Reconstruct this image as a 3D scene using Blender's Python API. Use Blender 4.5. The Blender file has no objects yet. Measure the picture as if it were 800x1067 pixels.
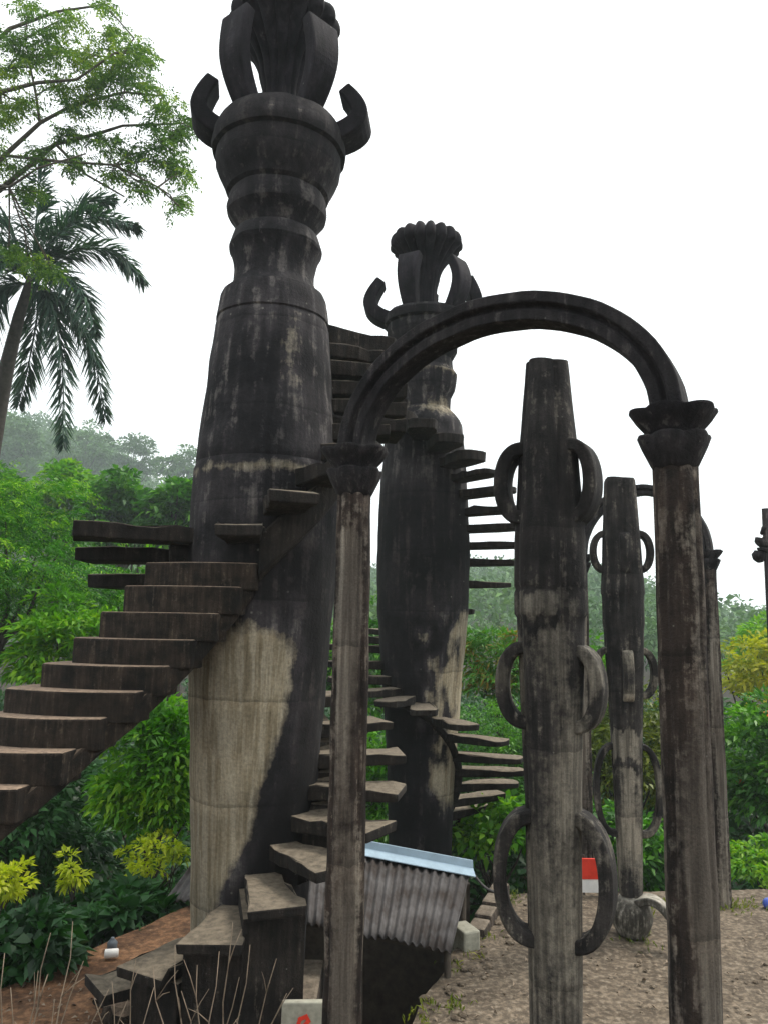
import bpy, bmesh, math, random
import numpy as np
from mathutils import Vector, Matrix, Euler, noise as mnoise

R = math.radians
PI = math.pi
scene = bpy.context.scene
col = scene.collection

# ------------------------------------------------------------------ camera
F_PX, CX, CY = 800.0, 400.0, 533.5
CAM = Vector((0, 0, 2.75))
PITCH, ROLL = R(8.3), R(1.0)
cam_rot = (Euler((R(90) + PITCH, 0, 0)).to_matrix() @ Matrix.Rotation(ROLL, 3, 'Z'))
cd = bpy.data.cameras.new('camera')
cd.sensor_fit = 'VERTICAL'; cd.sensor_height = 36.0; cd.lens = F_PX / 1067.0 * 36.0
cd.clip_start = 0.05; cd.clip_end = 2000
cam = bpy.data.objects.new('camera', cd); col.objects.link(cam)
cam.location = CAM; cam.rotation_euler = cam_rot.to_euler()
scene.camera = cam

# ------------------------------------------------------------------ light
SUN_EL, SUN_AZ = R(58), R(62)          # azimuth clockwise from +Y: beyond the towers, high on the right
w = bpy.data.worlds.new('World'); scene.world = w; w.use_nodes = True
nt = w.node_tree; nt.nodes.clear()
out = nt.nodes.new('ShaderNodeOutputWorld'); bg = nt.nodes.new('ShaderNodeBackground')
sky = nt.nodes.new('ShaderNodeTexSky'); sky.sky_type = 'NISHITA'; sky.sun_disc = False
sky.sun_elevation = SUN_EL; sky.sun_rotation = SUN_AZ; sky.air_density = 1.0; sky.dust_density = 4.0
tcw = nt.nodes.new('ShaderNodeTexCoord')
cn = nt.nodes.new('ShaderNodeTexNoise'); cn.inputs['Scale'].default_value = 1.6; cn.inputs['Detail'].default_value = 5
cr = nt.nodes.new('ShaderNodeValToRGB')
cr.color_ramp.elements[0].position = 0.25; cr.color_ramp.elements[0].color = (13.6, 14.0, 14.4, 1)
cr.color_ramp.elements[1].position = 0.75; cr.color_ramp.elements[1].color = (15.6, 15.7, 15.8, 1)
mixc = nt.nodes.new('ShaderNodeMixRGB'); mixc.inputs[0].default_value = 0.93
nt.links.new(tcw.outputs['Generated'], cn.inputs['Vector'])
nt.links.new(cn.outputs['Fac'], cr.inputs['Fac'])
nt.links.new(sky.outputs['Color'], mixc.inputs[1]); nt.links.new(cr.outputs['Color'], mixc.inputs[2])
nt.links.new(mixc.outputs['Color'], bg.inputs['Color'])
bg.inputs['Strength'].default_value = 0.1
nt.links.new(bg.outputs[0], out.inputs['Surface'])
sl = bpy.data.lights.new('sun', 'SUN'); sl.energy = 3.4; sl.angle = R(14); sl.color = (1.0, 0.94, 0.85)
sun = bpy.data.objects.new('sun', sl); col.objects.link(sun)
sd = Vector((math.sin(SUN_AZ) * math.cos(SUN_EL), math.cos(SUN_AZ) * math.cos(SUN_EL), math.sin(SUN_EL)))
sun.rotation_euler = sd.to_track_quat('Z', 'Y').to_euler(); sun.location = (3, -3, 12)
vs = scene.view_settings
vs.view_transform = 'Standard'; vs.look = 'None'; vs.gamma = 1; vs.use_curve_mapping = False; vs.exposure = 0.15
scene.render.engine = 'CYCLES'
scene.cycles.max_bounces = 7; scene.cycles.volume_bounces = 1
scene.cycles.diffuse_bounces = 3; scene.cycles.transmission_bounces = 3

# ------------------------------------------------------------------ helpers
def ray(px, py):
    d = cam_rot @ Vector(((px - CX) / F_PX, -(py - CY) / F_PX, -1))
    return d
def at(px, py, Y):
    d = ray(px, py); return CAM + d * (Y / d.y)
def gnd(px, py, z=0.0):
    d = ray(px, py); return CAM + d * ((z - CAM.z) / d.z)
def proj(p):
    q = cam_rot.transposed() @ (Vector(p) - CAM)
    return (CX + F_PX * q.x / -q.z, CY - F_PX * q.y / -q.z, -q.z)
def zat(X, Y, py):
    lo, hi = -8.0, 30.0
    for _ in range(50):
        m = (lo + hi) / 2
        if proj((X, Y, m))[1] > py: lo = m
        else: hi = m
    return (lo + hi) / 2
def prof(X, Y, pts):
    """measured (row, half width) pairs turned into (height, radius) in metres for a shaft standing at X, Y"""
    res = []
    for py, rp in pts:
        z = zat(X, Y, py); res.append((z, rp * proj((X, Y, z))[2] / F_PX))
    return res

def tag(o, label=None, cat=None, group=None, kind=None):
    if label: o['label'] = label
    if cat: o['category'] = cat
    if group: o['group'] = group
    if kind: o['kind'] = kind
    return o
def empty(name, loc):
    o = bpy.data.objects.new(name, None); col.objects.link(o); o.location = loc
    o.empty_display_size = .2; o['org'] = list(loc); return o
def org(o):
    while o.parent: o = o.parent
    return Vector(o['org'])
def mk(name, V, Fc, mat, parent=None, smooth=True, origin=None, attr=None):
    """one mesh object from world-space vertices"""
    if parent is not None: o0 = org(parent)
    elif origin is not None: o0 = Vector(origin)
    else: o0 = Vector((0, 0, 0))
    V = np.asarray([tuple(v) for v in V] if not isinstance(V, np.ndarray) else V, dtype=np.float32) - np.array(o0, dtype=np.float32)
    me = bpy.data.meshes.new(name)
    if isinstance(Fc, np.ndarray):
        n, k = Fc.shape
        me.vertices.add(len(V)); me.vertices.foreach_set('co', V.ravel())
        me.loops.add(n * k); me.loops.foreach_set('vertex_index', Fc.ravel().astype(np.int32))
        me.polygons.add(n)
        me.polygons.foreach_set('loop_start', np.arange(0, n * k, k, dtype=np.int32))
        me.polygons.foreach_set('loop_total', np.full(n, k, dtype=np.int32))
        me.update(calc_edges=True)
    else:
        me.from_pydata([tuple(map(float, v)) for v in V], [], [tuple(f) for f in Fc]); me.update()
    if smooth: me.polygons.foreach_set('use_smooth', [True] * len(me.polygons))
    if attr is not None:
        a = me.attributes.new('stain_light', 'FLOAT', 'POINT'); a.data.foreach_set('value', np.asarray(attr, dtype=np.float32))  # positive: pale stain and painted light; negative: dark stain and painted shade
    me.materials.append(mat)
    o = bpy.data.objects.new(name, me); col.objects.link(o)
    if parent is not None: o.parent = parent
    else:
        o.location = o0; o['org'] = list(o0)
    return o
def sharp(o, ang=35):
    bm = bmesh.new(); bm.from_mesh(o.data)
    bmesh.ops.recalc_face_normals(bm, faces=bm.faces)
    for e in bm.edges:
        if len(e.link_faces) == 2 and e.calc_face_angle(0) > R(ang): e.smooth = False
    bm.to_mesh(o.data); bm.free(); return o
def bevel(o, w_=0.01, seg=2):
    m = o.modifiers.new('bevel', 'BEVEL'); m.width = w_; m.segments = seg; m.limit_method = 'ANGLE'; m.angle_limit = R(40); return o

class MB:
    def __init__(s): s.v = []; s.f = []
    def add(s, V, Fc):
        b = len(s.v); s.v += [tuple(v) for v in V]; s.f += [tuple(i + b for i in f) for f in Fc]
    def box(s, c, d, rz=0):
        M = Matrix.Rotation(rz, 3, 'Z'); c = Vector(c)
        V = [c + M @ Vector((x * d[0] / 2, y * d[1] / 2, z * d[2] / 2)) for z in (-1, 1) for x, y in ((-1, -1), (1, -1), (1, 1), (-1, 1))]
        s.add(V, [(3, 2, 1, 0), (4, 5, 6, 7), (0, 1, 5, 4), (1, 2, 6, 5), (2, 3, 7, 6), (3, 0, 4, 7)])
    def tube(s, pts, rad, n=8, cap=True):
        pts = [Vector(p) for p in pts]; V = []; Fc = []
        up = Vector((0.13, 0.31, 0.94))
        for i, p in enumerate(pts):
            t = (pts[min(i + 1, len(pts) - 1)] - pts[max(i - 1, 0)]).normalized()
            a = t.cross(up); a = a.normalized() if a.length > 1e-3 else t.cross(Vector((1, 0, 0))).normalized()
            b = t.cross(a); r = rad[i] if hasattr(rad, '__len__') else rad
            for k in range(n):
                q = 2 * PI * k / n; V.append(p + (a * math.cos(q) + b * math.sin(q)) * r)
        for i in range(len(pts) - 1):
            for k in range(n):
                k2 = (k + 1) % n; Fc.append((i * n + k, i * n + k2, (i + 1) * n + k2, (i + 1) * n + k))
        if cap: Fc.append(tuple(range(n))[::-1]); Fc.append(tuple((len(pts) - 1) * n + k for k in range(n)))
        s.add(V, Fc)
    def prism(s, poly, z0, z1):
        n = len(poly)
        V = [(p[0], p[1], z0) for p in poly] + [(p[0], p[1], z1) for p in poly]
        s.add(V, [tuple(range(n))[::-1], tuple(range(n, 2 * n))] + [(i, (i + 1) % n, n + (i + 1) % n, n + i) for i in range(n)])
    def ribbon(s, ctr, side, norm, wid, thk):
        """rectangular bar swept along ctr; side = width direction, norm = thickness direction (per point)"""
        V = []; Fc = []
        for i, c in enumerate(ctr):
            sd_ = side[i] if isinstance(side, list) else side
            w_ = wid[i] if hasattr(wid, '__len__') else wid; t_ = thk[i] if hasattr(thk, '__len__') else thk
            for a, b in ((-1, -1), (1, -1), (1, 1), (-1, 1)):
                V.append(c + sd_ * (a * w_ / 2) + norm[i] * (b * t_ / 2))
        for i in range(len(ctr) - 1):
            for k in range(4):
                k2 = (k + 1) % 4; Fc.append((i * 4 + k, i * 4 + k2, (i + 1) * 4 + k2, (i + 1) * 4 + k))
        Fc.append((3, 2, 1, 0)); m = (len(ctr) - 1) * 4; Fc.append((m, m + 1, m + 2, m + 3))
        s.add(V, Fc)
    def build(s, name, mat, parent=None, smooth=False, origin=None):
        o = mk(name, s.v, s.f, mat, parent, smooth, origin)
        bm = bmesh.new(); bm.from_mesh(o.data); bmesh.ops.recalc_face_normals(bm, faces=bm.faces); bm.to_mesh(o.data); bm.free()
        return o

def lathe(X, Y, zr, n=72, lobe=None, wob=0.0, seed=0, capt=True, capb=True):
    """surface of revolution with optional lobed section and a hand-made wobble"""
    V = []; Fc = []
    for i, (z, r) in enumerate(zr):
        for k in range(n):
            a = 2 * PI * k / n
            rr = r * (lobe(a, z) if lobe else 1)
            if wob: rr += wob * mnoise.noise(Vector((math.cos(a) * r * 6 + seed, math.sin(a) * r * 6, z * 4)))
            V.append((X + math.cos(a) * rr, Y + math.sin(a) * rr, z))
    for i in range(len(zr) - 1):
        for k in range(n):
            k2 = (k + 1) % n; Fc.append((i * n + k, i * n + k2, (i + 1) * n + k2, (i + 1) * n + k))
    if capb: Fc.append(tuple(range(n))[::-1])
    if capt: Fc.append(tuple((len(zr) - 1) * n + k for k in range(n)))
    return V, Fc
def dens(zr, step=0.05):
    zr = sorted(zr); res = []
    for (z0, r0), (z1, r1) in zip(zr, zr[1:]):
        m = max(1, int((z1 - z0) / step))
        for j in range(m): t = j / m; res.append((z0 + (z1 - z0) * t, r0 + (r1 - r0) * t))
    res.append(zr[-1]); return res

# ------------------------------------------------------------------ materials
def base_mat(name, rough=0.9):
    m = bpy.data.materials.new(name); m.use_nodes = True
    n = m.node_tree; b = n.nodes['Principled BSDF']; b.inputs['Roughness'].default_value = rough
    b.inputs['Specular IOR Level'].default_value = 0.3
    return m, n, b
def ramp(n, pts):
    r = n.nodes.new('ShaderNodeValToRGB'); e = r.color_ramp.elements
    while len(e) > 1: e.remove(e[-1])
    e[0].position = pts[0][0]; e[0].color = (*pts[0][1], 1)
    for p, c in pts[1:]:
        q = e.new(p); q.color = (*c, 1)
    return r
def noise_n(n, vec, scale, detail=5, rough=0.6):
    t = n.nodes.new('ShaderNodeTexNoise'); t.inputs['Scale'].default_value = scale
    t.inputs['Detail'].default_value = detail; t.inputs['Roughness'].default_value = rough
    n.links.new(vec, t.inputs['Vector']); return t
def mix(n, fac, a, b, mode='MIX'):
    x = n.nodes.new('ShaderNodeMixRGB'); x.blend_type = mode
    for s, v in ((0, fac), (1, a), (2, b)):
        if hasattr(v, 'is_output') or hasattr(v, 'links'): n.links.new(v, x.inputs[s])
        elif isinstance(v, (int, float)): x.inputs[s].default_value = v
        else: x.inputs[s].default_value = (*v, 1)
    return x.outputs[0]
def concrete(name, dark, mid, pale, pale_amt=0.5, bump=0.6, scale=1.0, top_col=None, stain_light=None, lines=0, moss=None):
    m, n, b = base_mat(name, 0.92)
    g = n.nodes.new('ShaderNodeNewGeometry'); P = g.outputs['Position']
    st = n.nodes.new('ShaderNodeMapping'); st.inputs['Scale'].default_value = (1, 1, 0.09); n.links.new(P, st.inputs['Vector'])
    n1 = noise_n(n, P, 2.3 * scale, 7, 0.65); n2 = noise_n(n, st.outputs[0], 14 * scale, 5, 0.6)
    n3 = noise_n(n, P, 11 * scale, 6, 0.7); n4 = noise_n(n, P, 55 * scale, 4, 0.7)
    r1 = ramp(n, [(0.38, dark), (0.6, mid)]); n.links.new(n1.outputs['Fac'], r1.inputs['Fac'])
    r2 = ramp(n, [(0.42, (0.45, 0.45, 0.45)), (0.62, (1.25, 1.25, 1.25))]); n.links.new(n2.outputs['Fac'], r2.inputs['Fac'])
    c = mix(n, 0.8, r1.outputs[0], r2.outputs[0], 'MULTIPLY')
    # pale lichen and rubbed patches
    r3 = ramp(n, [(0.62 - 0.14 * pale_amt, (0, 0, 0)), (0.74 - 0.08 * pale_amt, (1, 1, 1))])
    mx = n.nodes.new('ShaderNodeMath'); mx.operation = 'ADD'
    mm = n.nodes.new('ShaderNodeMath'); mm.operation = 'MULTIPLY'; mm.inputs[1].default_value = 0.45
    mq = n.nodes.new('ShaderNodeMath'); mq.operation = 'MULTIPLY'; mq.inputs[1].default_value = 0.55
    n.links.new(n3.outputs['Fac'], mm.inputs[0]); n.links.new(n2.outputs['Fac'], mq.inputs[0])
    n.links.new(mm.outputs[0], mx.inputs[0]); n.links.new(mq.outputs[0], mx.inputs[1])
    n.links.new(mx.outputs[0], r3.inputs['Fac'])
    c = mix(n, r3.outputs[0], c, pale)
    if stain_light:
        at_ = n.nodes.new('ShaderNodeAttribute'); at_.attribute_name = 'stain_light'
        s1 = n.nodes.new('ShaderNodeMath'); s1.operation = 'ADD'; n.links.new(at_.outputs['Fac'], s1.inputs[0])
        s2 = n.nodes.new('ShaderNodeMath'); s2.operation = 'MULTIPLY_ADD'; s2.inputs[1].default_value = 1.1; s2.inputs[2].default_value = -0.55
        s2.inputs[1].default_value = 1.7; s2.inputs[2].default_value = -.85; n.links.new(mix(n, .45, n3.outputs['Fac'], n2.outputs['Fac']), s2.inputs[0]); n.links.new(s2.outputs[0], s1.inputs[1])
        rs = ramp(n, [(0.32, (0, 0, 0)), (0.7, (1, 1, 1))]); n.links.new(s1.outputs[0], rs.inputs['Fac'])
        sm = n.nodes.new('ShaderNodeMapping'); sm.inputs['Scale'].default_value = (1, 1, 0.035); n.links.new(P, sm.inputs['Vector'])
        ns = noise_n(n, sm.outputs[0], 20, 5, 0.65)
        rc = ramp(n, [(0.3, stain_light[0]), (0.46, stain_light[1]), (0.6, stain_light[2]), (0.72, stain_light[1])]); n.links.new(ns.outputs['Fac'], rc.inputs['Fac'])
        ng = n.nodes.new('ShaderNodeMath'); ng.operation = 'MULTIPLY_ADD'; ng.inputs[1].default_value = -1.0; n.links.new(at_.outputs['Fac'], ng.inputs[0])
        n.links.new(s2.outputs[0], ng.inputs[2]); dark_stain_shade = ramp(n, [(0.1, (1, 1, 1)), (0.75, (0.3, 0.28, 0.28))]); n.links.new(ng.outputs[0], dark_stain_shade.inputs['Fac'])  # negative values: dark stain and shadow multiplied into the colour
        c = mix(n, 1.0, c, dark_stain_shade.outputs[0], 'MULTIPLY')
        c = mix(n, rs.outputs[0], c, rc.outputs[0])
    if lines:
        sz = n.nodes.new('ShaderNodeSeparateXYZ'); n.links.new(P, sz.inputs[0])
        q1 = n.nodes.new('ShaderNodeMath'); q1.operation = 'MULTIPLY_ADD'; q1.inputs[1].default_value = 0.09; n.links.new(n1.outputs['Fac'], q1.inputs[0]); n.links.new(sz.outputs['Z'], q1.inputs[2])
        q2 = n.nodes.new('ShaderNodeMath'); q2.operation = 'DIVIDE'; q2.inputs[1].default_value = lines; n.links.new(q1.outputs[0], q2.inputs[0])
        q3 = n.nodes.new('ShaderNodeMath'); q3.operation = 'FRACT'; n.links.new(q2.outputs[0], q3.inputs[0])
        rl = ramp(n, [(0.0, (0.35, 0.35, 0.35)), (0.018, (0.5, 0.5, 0.5)), (0.04, (1, 1, 1)), (0.88, (1, 1, 1)), (0.97, (1.35, 1.33, 1.3))]); n.links.new(q3.outputs[0], rl.inputs['Fac'])
        c = mix(n, 0.5, c, rl.outputs[0], 'MULTIPLY')
        nb = noise_n(n, P, 0.9, 3, 0.6); rb = ramp(n, [(0.36, (0.6, 0.6, 0.62)), (0.64, (1.5, 1.45, 1.4))]); n.links.new(nb.outputs['Fac'], rb.inputs['Fac'])
        c = mix(n, 0.8, c, rb.outputs[0], 'MULTIPLY')
    # fine grain
    r4 = ramp(n, [(0.35, (0.72, 0.72, 0.72)), (0.66, (1.22, 1.2, 1.18))]); n.links.new(n4.outputs['Fac'], r4.inputs['Fac'])
    c = mix(n, 0.8, c, r4.outputs[0], 'MULTIPLY')
    # white lichen spots
    vo = n.nodes.new('ShaderNodeTexVoronoi'); vo.inputs['Scale'].default_value = 13 * scale; n.links.new(P, vo.inputs['Vector'])
    rv = ramp(n, [(0.0, (1, 1, 1)), (0.13, (0, 0, 0))]); n.links.new(vo.outputs['Distance'], rv.inputs['Fac'])
    sel = ramp(n, [(0.56, (0, 0, 0)), (0.62, (0.75, 0.75, 0.75))]); n.links.new(n1.outputs['Fac'], sel.inputs['Fac'])
    c = mix(n, mix(n, 1.0, rv.outputs[0], sel.outputs[0], 'MULTIPLY'), c, (0.24, 0.23, 0.2))
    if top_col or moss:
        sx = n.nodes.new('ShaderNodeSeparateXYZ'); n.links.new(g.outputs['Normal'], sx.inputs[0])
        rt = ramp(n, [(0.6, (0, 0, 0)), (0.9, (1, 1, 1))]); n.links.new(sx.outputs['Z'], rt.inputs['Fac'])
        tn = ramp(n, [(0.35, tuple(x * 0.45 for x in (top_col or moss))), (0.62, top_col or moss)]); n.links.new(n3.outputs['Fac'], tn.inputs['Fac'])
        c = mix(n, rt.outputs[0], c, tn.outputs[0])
    n.links.new(c, b.inputs['Base Color'])
    bu = n.nodes.new('ShaderNodeBump'); bu.inputs['Strength'].default_value = bump; bu.inputs['Distance'].default_value = 0.02
    h = mix(n, 0.45, n3.outputs['Fac'], n4.outputs['Fac'])
    h = mix(n, 0.3, h, n2.outputs['Fac'])
    n.links.new(h, bu.inputs['Height']); n.links.new(bu.outputs[0], b.inputs['Normal'])
    return m
def leafmat(name, c0, c1, c2, trans=0.35, rough=0.45, nscale=0.8):
    m, n, b = base_mat(name, rough)
    g = n.nodes.new('ShaderNodeNewGeometry'); P = g.outputs['Position']
    r = ramp(n, [(0.0, c0), (0.55, c1), (1.0, c2)]); 
    nz = noise_n(n, P, nscale, 3, 0.6)
    ma = n.nodes.new('ShaderNodeMath'); ma.operation = 'MULTIPLY_ADD'; ma.inputs[1].default_value = 0.5
    mb_ = n.nodes.new('ShaderNodeMath'); mb_.operation = 'MULTIPLY_ADD'; mb_.inputs[1].default_value = 2.2; mb_.inputs[2].default_value = -0.85
    n.links.new(nz.outputs['Fac'], mb_.inputs[0]); n.links.new(mb_.outputs[0], ma.inputs[2]); n.links.new(g.outputs['Random Per Island'], ma.inputs[0])
    n.links.new(ma.outputs[0], r.inputs['Fac'])
    n.links.new(r.outputs[0], b.inputs['Base Color'])
    t = n.nodes.new('ShaderNodeBsdfTranslucent'); n.links.new(mix(n, 1.0, r.outputs[0], (1.25, 1.35, 0.5), 'MULTIPLY'), t.inputs['Color'])
    ms = n.nodes.new('ShaderNodeMixShader'); ms.inputs[0].default_value = trans
    n.links.new(b.outputs[0], ms.inputs[1]); n.links.new(t.outputs[0], ms.inputs[2])
    n.links.new(ms.outputs[0], n.nodes['Material Output'].inputs['Surface'])
    return m
def plain(name, c, rough=0.6, metal=0.0, var=0.3, scale=8, bump=0.15):
    m, n, b = base_mat(name, rough); b.inputs['Metallic'].default_value = metal
    g = n.nodes.new('ShaderNodeNewGeometry'); nz = noise_n(n, g.outputs['Position'], scale, 5, 0.65)
    r = ramp(n, [(0.3, tuple(x * (1 - var) for x in c)), (0.7, tuple(min(1, x * (1 + var)) for x in c))])
    n.links.new(nz.outputs['Fac'], r.inputs['Fac']); n.links.new(r.outputs[0], b.inputs['Base Color'])
    bu = n.nodes.new('ShaderNodeBump'); bu.inputs['Strength'].default_value = bump; bu.inputs['Distance'].default_value = 0.02
    n.links.new(nz.outputs['Fac'], bu.inputs['Height']); n.links.new(bu.outputs[0], b.inputs['Normal'])
    return m

M = {}
M['tower'] = concrete('tower_concrete', (0.006, 0.0055, 0.007), (0.036, 0.033, 0.036), (0.15, 0.14, 0.13), 0.6, 0.7, 0.8,
                      stain_light=[(0.12, 0.097, 0.06), (0.21, 0.182, 0.125), (0.3, 0.272, 0.205)], lines=0.74)
M['flower'] = concrete('flower_concrete', (0.006, 0.005, 0.007), (0.024, 0.021, 0.026), (0.08, 0.07, 0.07), 0.25, 0.5, 1.0)
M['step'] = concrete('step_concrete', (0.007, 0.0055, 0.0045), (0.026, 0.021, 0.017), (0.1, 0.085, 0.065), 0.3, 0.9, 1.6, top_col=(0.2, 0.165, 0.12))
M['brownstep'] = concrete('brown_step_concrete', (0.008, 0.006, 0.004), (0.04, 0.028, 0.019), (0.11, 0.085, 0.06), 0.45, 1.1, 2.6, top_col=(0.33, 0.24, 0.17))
M['column'] = concrete('column_concrete', (0.01, 0.007, 0.0055), (0.045, 0.033, 0.026), (0.2, 0.175, 0.145), 0.75, 1.0, 2.2, stain_light=[(0.05, 0.042, 0.034), (0.11, 0.095, 0.078), (0.22, 0.2, 0.165)], lines=0.9)
M['arch'] = concrete('arch_concrete', (0.008, 0.007, 0.009), (0.032, 0.029, 0.03), (0.12, 0.11, 0.1), 0.45, 0.9, 2.0)
M['looped'] = concrete('looped_concrete', (0.01, 0.009, 0.009), (0.042, 0.038, 0.035), (0.22, 0.2, 0.165), 0.45, 0.9, 1.7, stain_light=[(0.045, 0.04, 0.032), (0.115, 0.105, 0.085), (0.23, 0.21, 0.17)], lines=1.1)
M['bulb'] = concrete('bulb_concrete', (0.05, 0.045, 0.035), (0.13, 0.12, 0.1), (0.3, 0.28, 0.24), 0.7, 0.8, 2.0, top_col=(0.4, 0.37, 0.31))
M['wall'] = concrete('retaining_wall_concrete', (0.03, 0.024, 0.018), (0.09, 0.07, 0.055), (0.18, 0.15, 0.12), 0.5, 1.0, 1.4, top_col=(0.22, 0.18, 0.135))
M['dirt'] = concrete('terrace_dirt', (0.1, 0.076, 0.052), (0.175, 0.138, 0.098), (0.25, 0.215, 0.165), 0.65, 0.7, 1.5)
M['terracotta'] = concrete('terracotta_floor', (0.09, 0.045, 0.022), (0.21, 0.11, 0.055), (0.25, 0.17, 0.11), 0.4, 0.7, 1.1)
M['soil'] = plain('forest_soil', (0.035, 0.027, 0.018), 0.95, var=0.5, scale=3, bump=0.6)
M['bark'] = plain('bark', (0.1, 0.085, 0.065), 0.9, var=0.45, scale=14, bump=0.7)
M['darkbark'] = plain('dark_bark', (0.05, 0.042, 0.035), 0.9, var=0.45, scale=14, bump=0.7)
M['twig'] = plain('dry_twig', (0.2, 0.155, 0.11), 0.85, var=0.35, scale=20)
M['palmbark'] = plain('palm_bark', (0.06, 0.05, 0.04), 0.85, var=0.35, scale=9, bump=0.4)
M['tin'] = plain('weathered_roof_sheet', (0.085, 0.074, 0.07), 0.75, 0.0, 0.5, 3.5, 0.3)
_n = M['tin'].node_tree; _r = [q for q in _n.nodes if q.type == 'VALTORGB'][0]; _e = _r.color_ramp.elements
_e[0].color = (0.032, 0.023, 0.018, 1); _e[0].position = 0.36; _e[1].color = (0.1, 0.093, 0.09, 1); _e[1].position = .66; _q = _e.new(0.5); _q.color = (0.06, 0.054, 0.052, 1)
M['flash'] = plain('pale_blue_flashing', (0.36, 0.47, 0.55), 0.45, 0.2, 0.12, 9, 0.1)
M['wood'] = plain('old_post_wood', (0.05, 0.04, 0.03), 0.85, var=0.4, scale=12)
M['white'] = plain('white_paint', (0.7, 0.69, 0.66), 0.5, var=0.12)
M['red'] = plain('red_paint', (0.6, 0.04, 0.02), 0.5, var=0.2)
M['blue'] = plain('blue_plastic', (0.06, 0.1, 0.4), 0.35, var=0.2)
M['grey'] = plain('dark_plastic', (0.1, 0.12, 0.14), 0.4, var=0.2)
M['block'] = plain('pale_block', (0.3, 0.29, 0.23), 0.9, var=0.25, scale=18)
M['orange'] = plain('orange_petal', (0.7, 0.14, 0.02), 0.6, var=0.3, scale=3)
G = {}
G['mid'] = leafmat('mid_green_leaf', (0.01, 0.05, 0.006), (0.038, 0.16, 0.01), (0.14, 0.35, 0.02))
G['dark'] = leafmat('dark_green_leaf', (0.008, 0.03, 0.01), (0.018, 0.075, 0.018), (0.04, 0.14, 0.03), 0.25)
G['bright'] = leafmat('bright_green_leaf', (0.02, 0.1, 0.006), (0.09, 0.27, 0.012), (0.28, 0.46, 0.025), 0.4)
G['fern'] = leafmat('fern_green_leaf', (0.008, 0.05, 0.005), (0.045, 0.2, 0.008), (0.25, 0.46, 0.015), 0.4, 0.6, 0.9)
G['yellow'] = leafmat('yellow_green_leaf', (0.16, 0.27, 0.01), (0.42, 0.5, 0.02), (0.6, 0.62, 0.04), 0.4)
G['gold'] = leafmat('golden_leaf', (0.14, 0.2, 0.012), (0.4, 0.4, 0.015), (0.55, 0.45, 0.03), 0.4)
G['olive'] = leafmat('olive_leaf', (0.04, 0.075, 0.01), (0.13, 0.17, 0.015), (0.26, 0.26, 0.025), 0.35)
G['redtip'] = leafmat('red_tipped_leaf', (0.03, 0.13, 0.012), (0.07, 0.22, 0.02), (0.3, 0.15, 0.03), 0.35, 0.5, 2.5)
G['palm'] = leafmat('palm_leaf', (0.01, 0.035, 0.024), (0.022, 0.07, 0.045), (0.05, 0.12, 0.06), 0.25, 0.5)
G['canopy'] = leafmat('canopy_leaf', (0.03, 0.08, 0.03), (0.085, 0.17, 0.04), (0.26, 0.36, 0.04), 0.45, 0.5, 0.7)
G['far'] = leafmat('far_forest_leaf', (0.03, 0.085, 0.025), (0.06, 0.15, 0.035), (0.11, 0.22, 0.05), 0.2, 0.7, 0.08)

# ------------------------------------------------------------------ terrain
def sstep(a, b, x):
    t = min(1, max(0, (x - a) / (b - a))); return t * t * (3 - 2 * t)
def ridge(az):
    # far ridge height along compass direction (degrees, 0 = straight ahead)
    if abs(az) > 75: return 16
    return 10 + 44 * sstep(-9, -22, az) if az < 0 else 10 - 22 * sstep(16, 23, az)
def sm_ridge(az): return (ridge(az - 3) + ridge(az) + ridge(az + 3)) / 3
def ground(x, y):
    r = math.hypot(x, y); az = math.degrees(math.atan2(x, y))
    h = -1.4 - 1.0 * sstep(14, 30, r)
    h += (sm_ridge(az) + 2.4) * sstep(55, 300, r)
    h += 1.4 * mnoise.noise(Vector((x * 0.05, y * 0.05, 0))) * sstep(12, 30, r) + 6 * mnoise.noise(Vector((x * 0.015, y * 0.015, 3))) * sstep(50, 120, r)
    h += 0.12 * mnoise.noise(Vector((x * 0.7, y * 0.7, 5)))
    pit = math.exp(-(((x - 0.3) / 2.6) ** 4 + ((y - 7.5) / 3.4) ** 4))
    h -= 1.5 * pit
    if r < 12: h = min(h, -0.35)
    return h
N = 171; V = []; 
for j in range(N):
    for i in range(N):
        u = (i / (N - 1)) * 2 - 1; v = (j / (N - 1)) * 2 - 1
        x = 430 * math.copysign(abs(u) ** 2.5, u); y = 430 * math.copysign(abs(v) ** 2.5, v) + 5 * (1 - abs(v))
        V.append((x, y, ground(x, y)))
Fq = [(j * N + i, j * N + i + 1, (j + 1) * N + i + 1, (j + 1) * N + i) for j in range(N - 1) for i in range(N - 1)]
tag(mk('ground', V, Fq, M['soil']), kind='structure')

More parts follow.
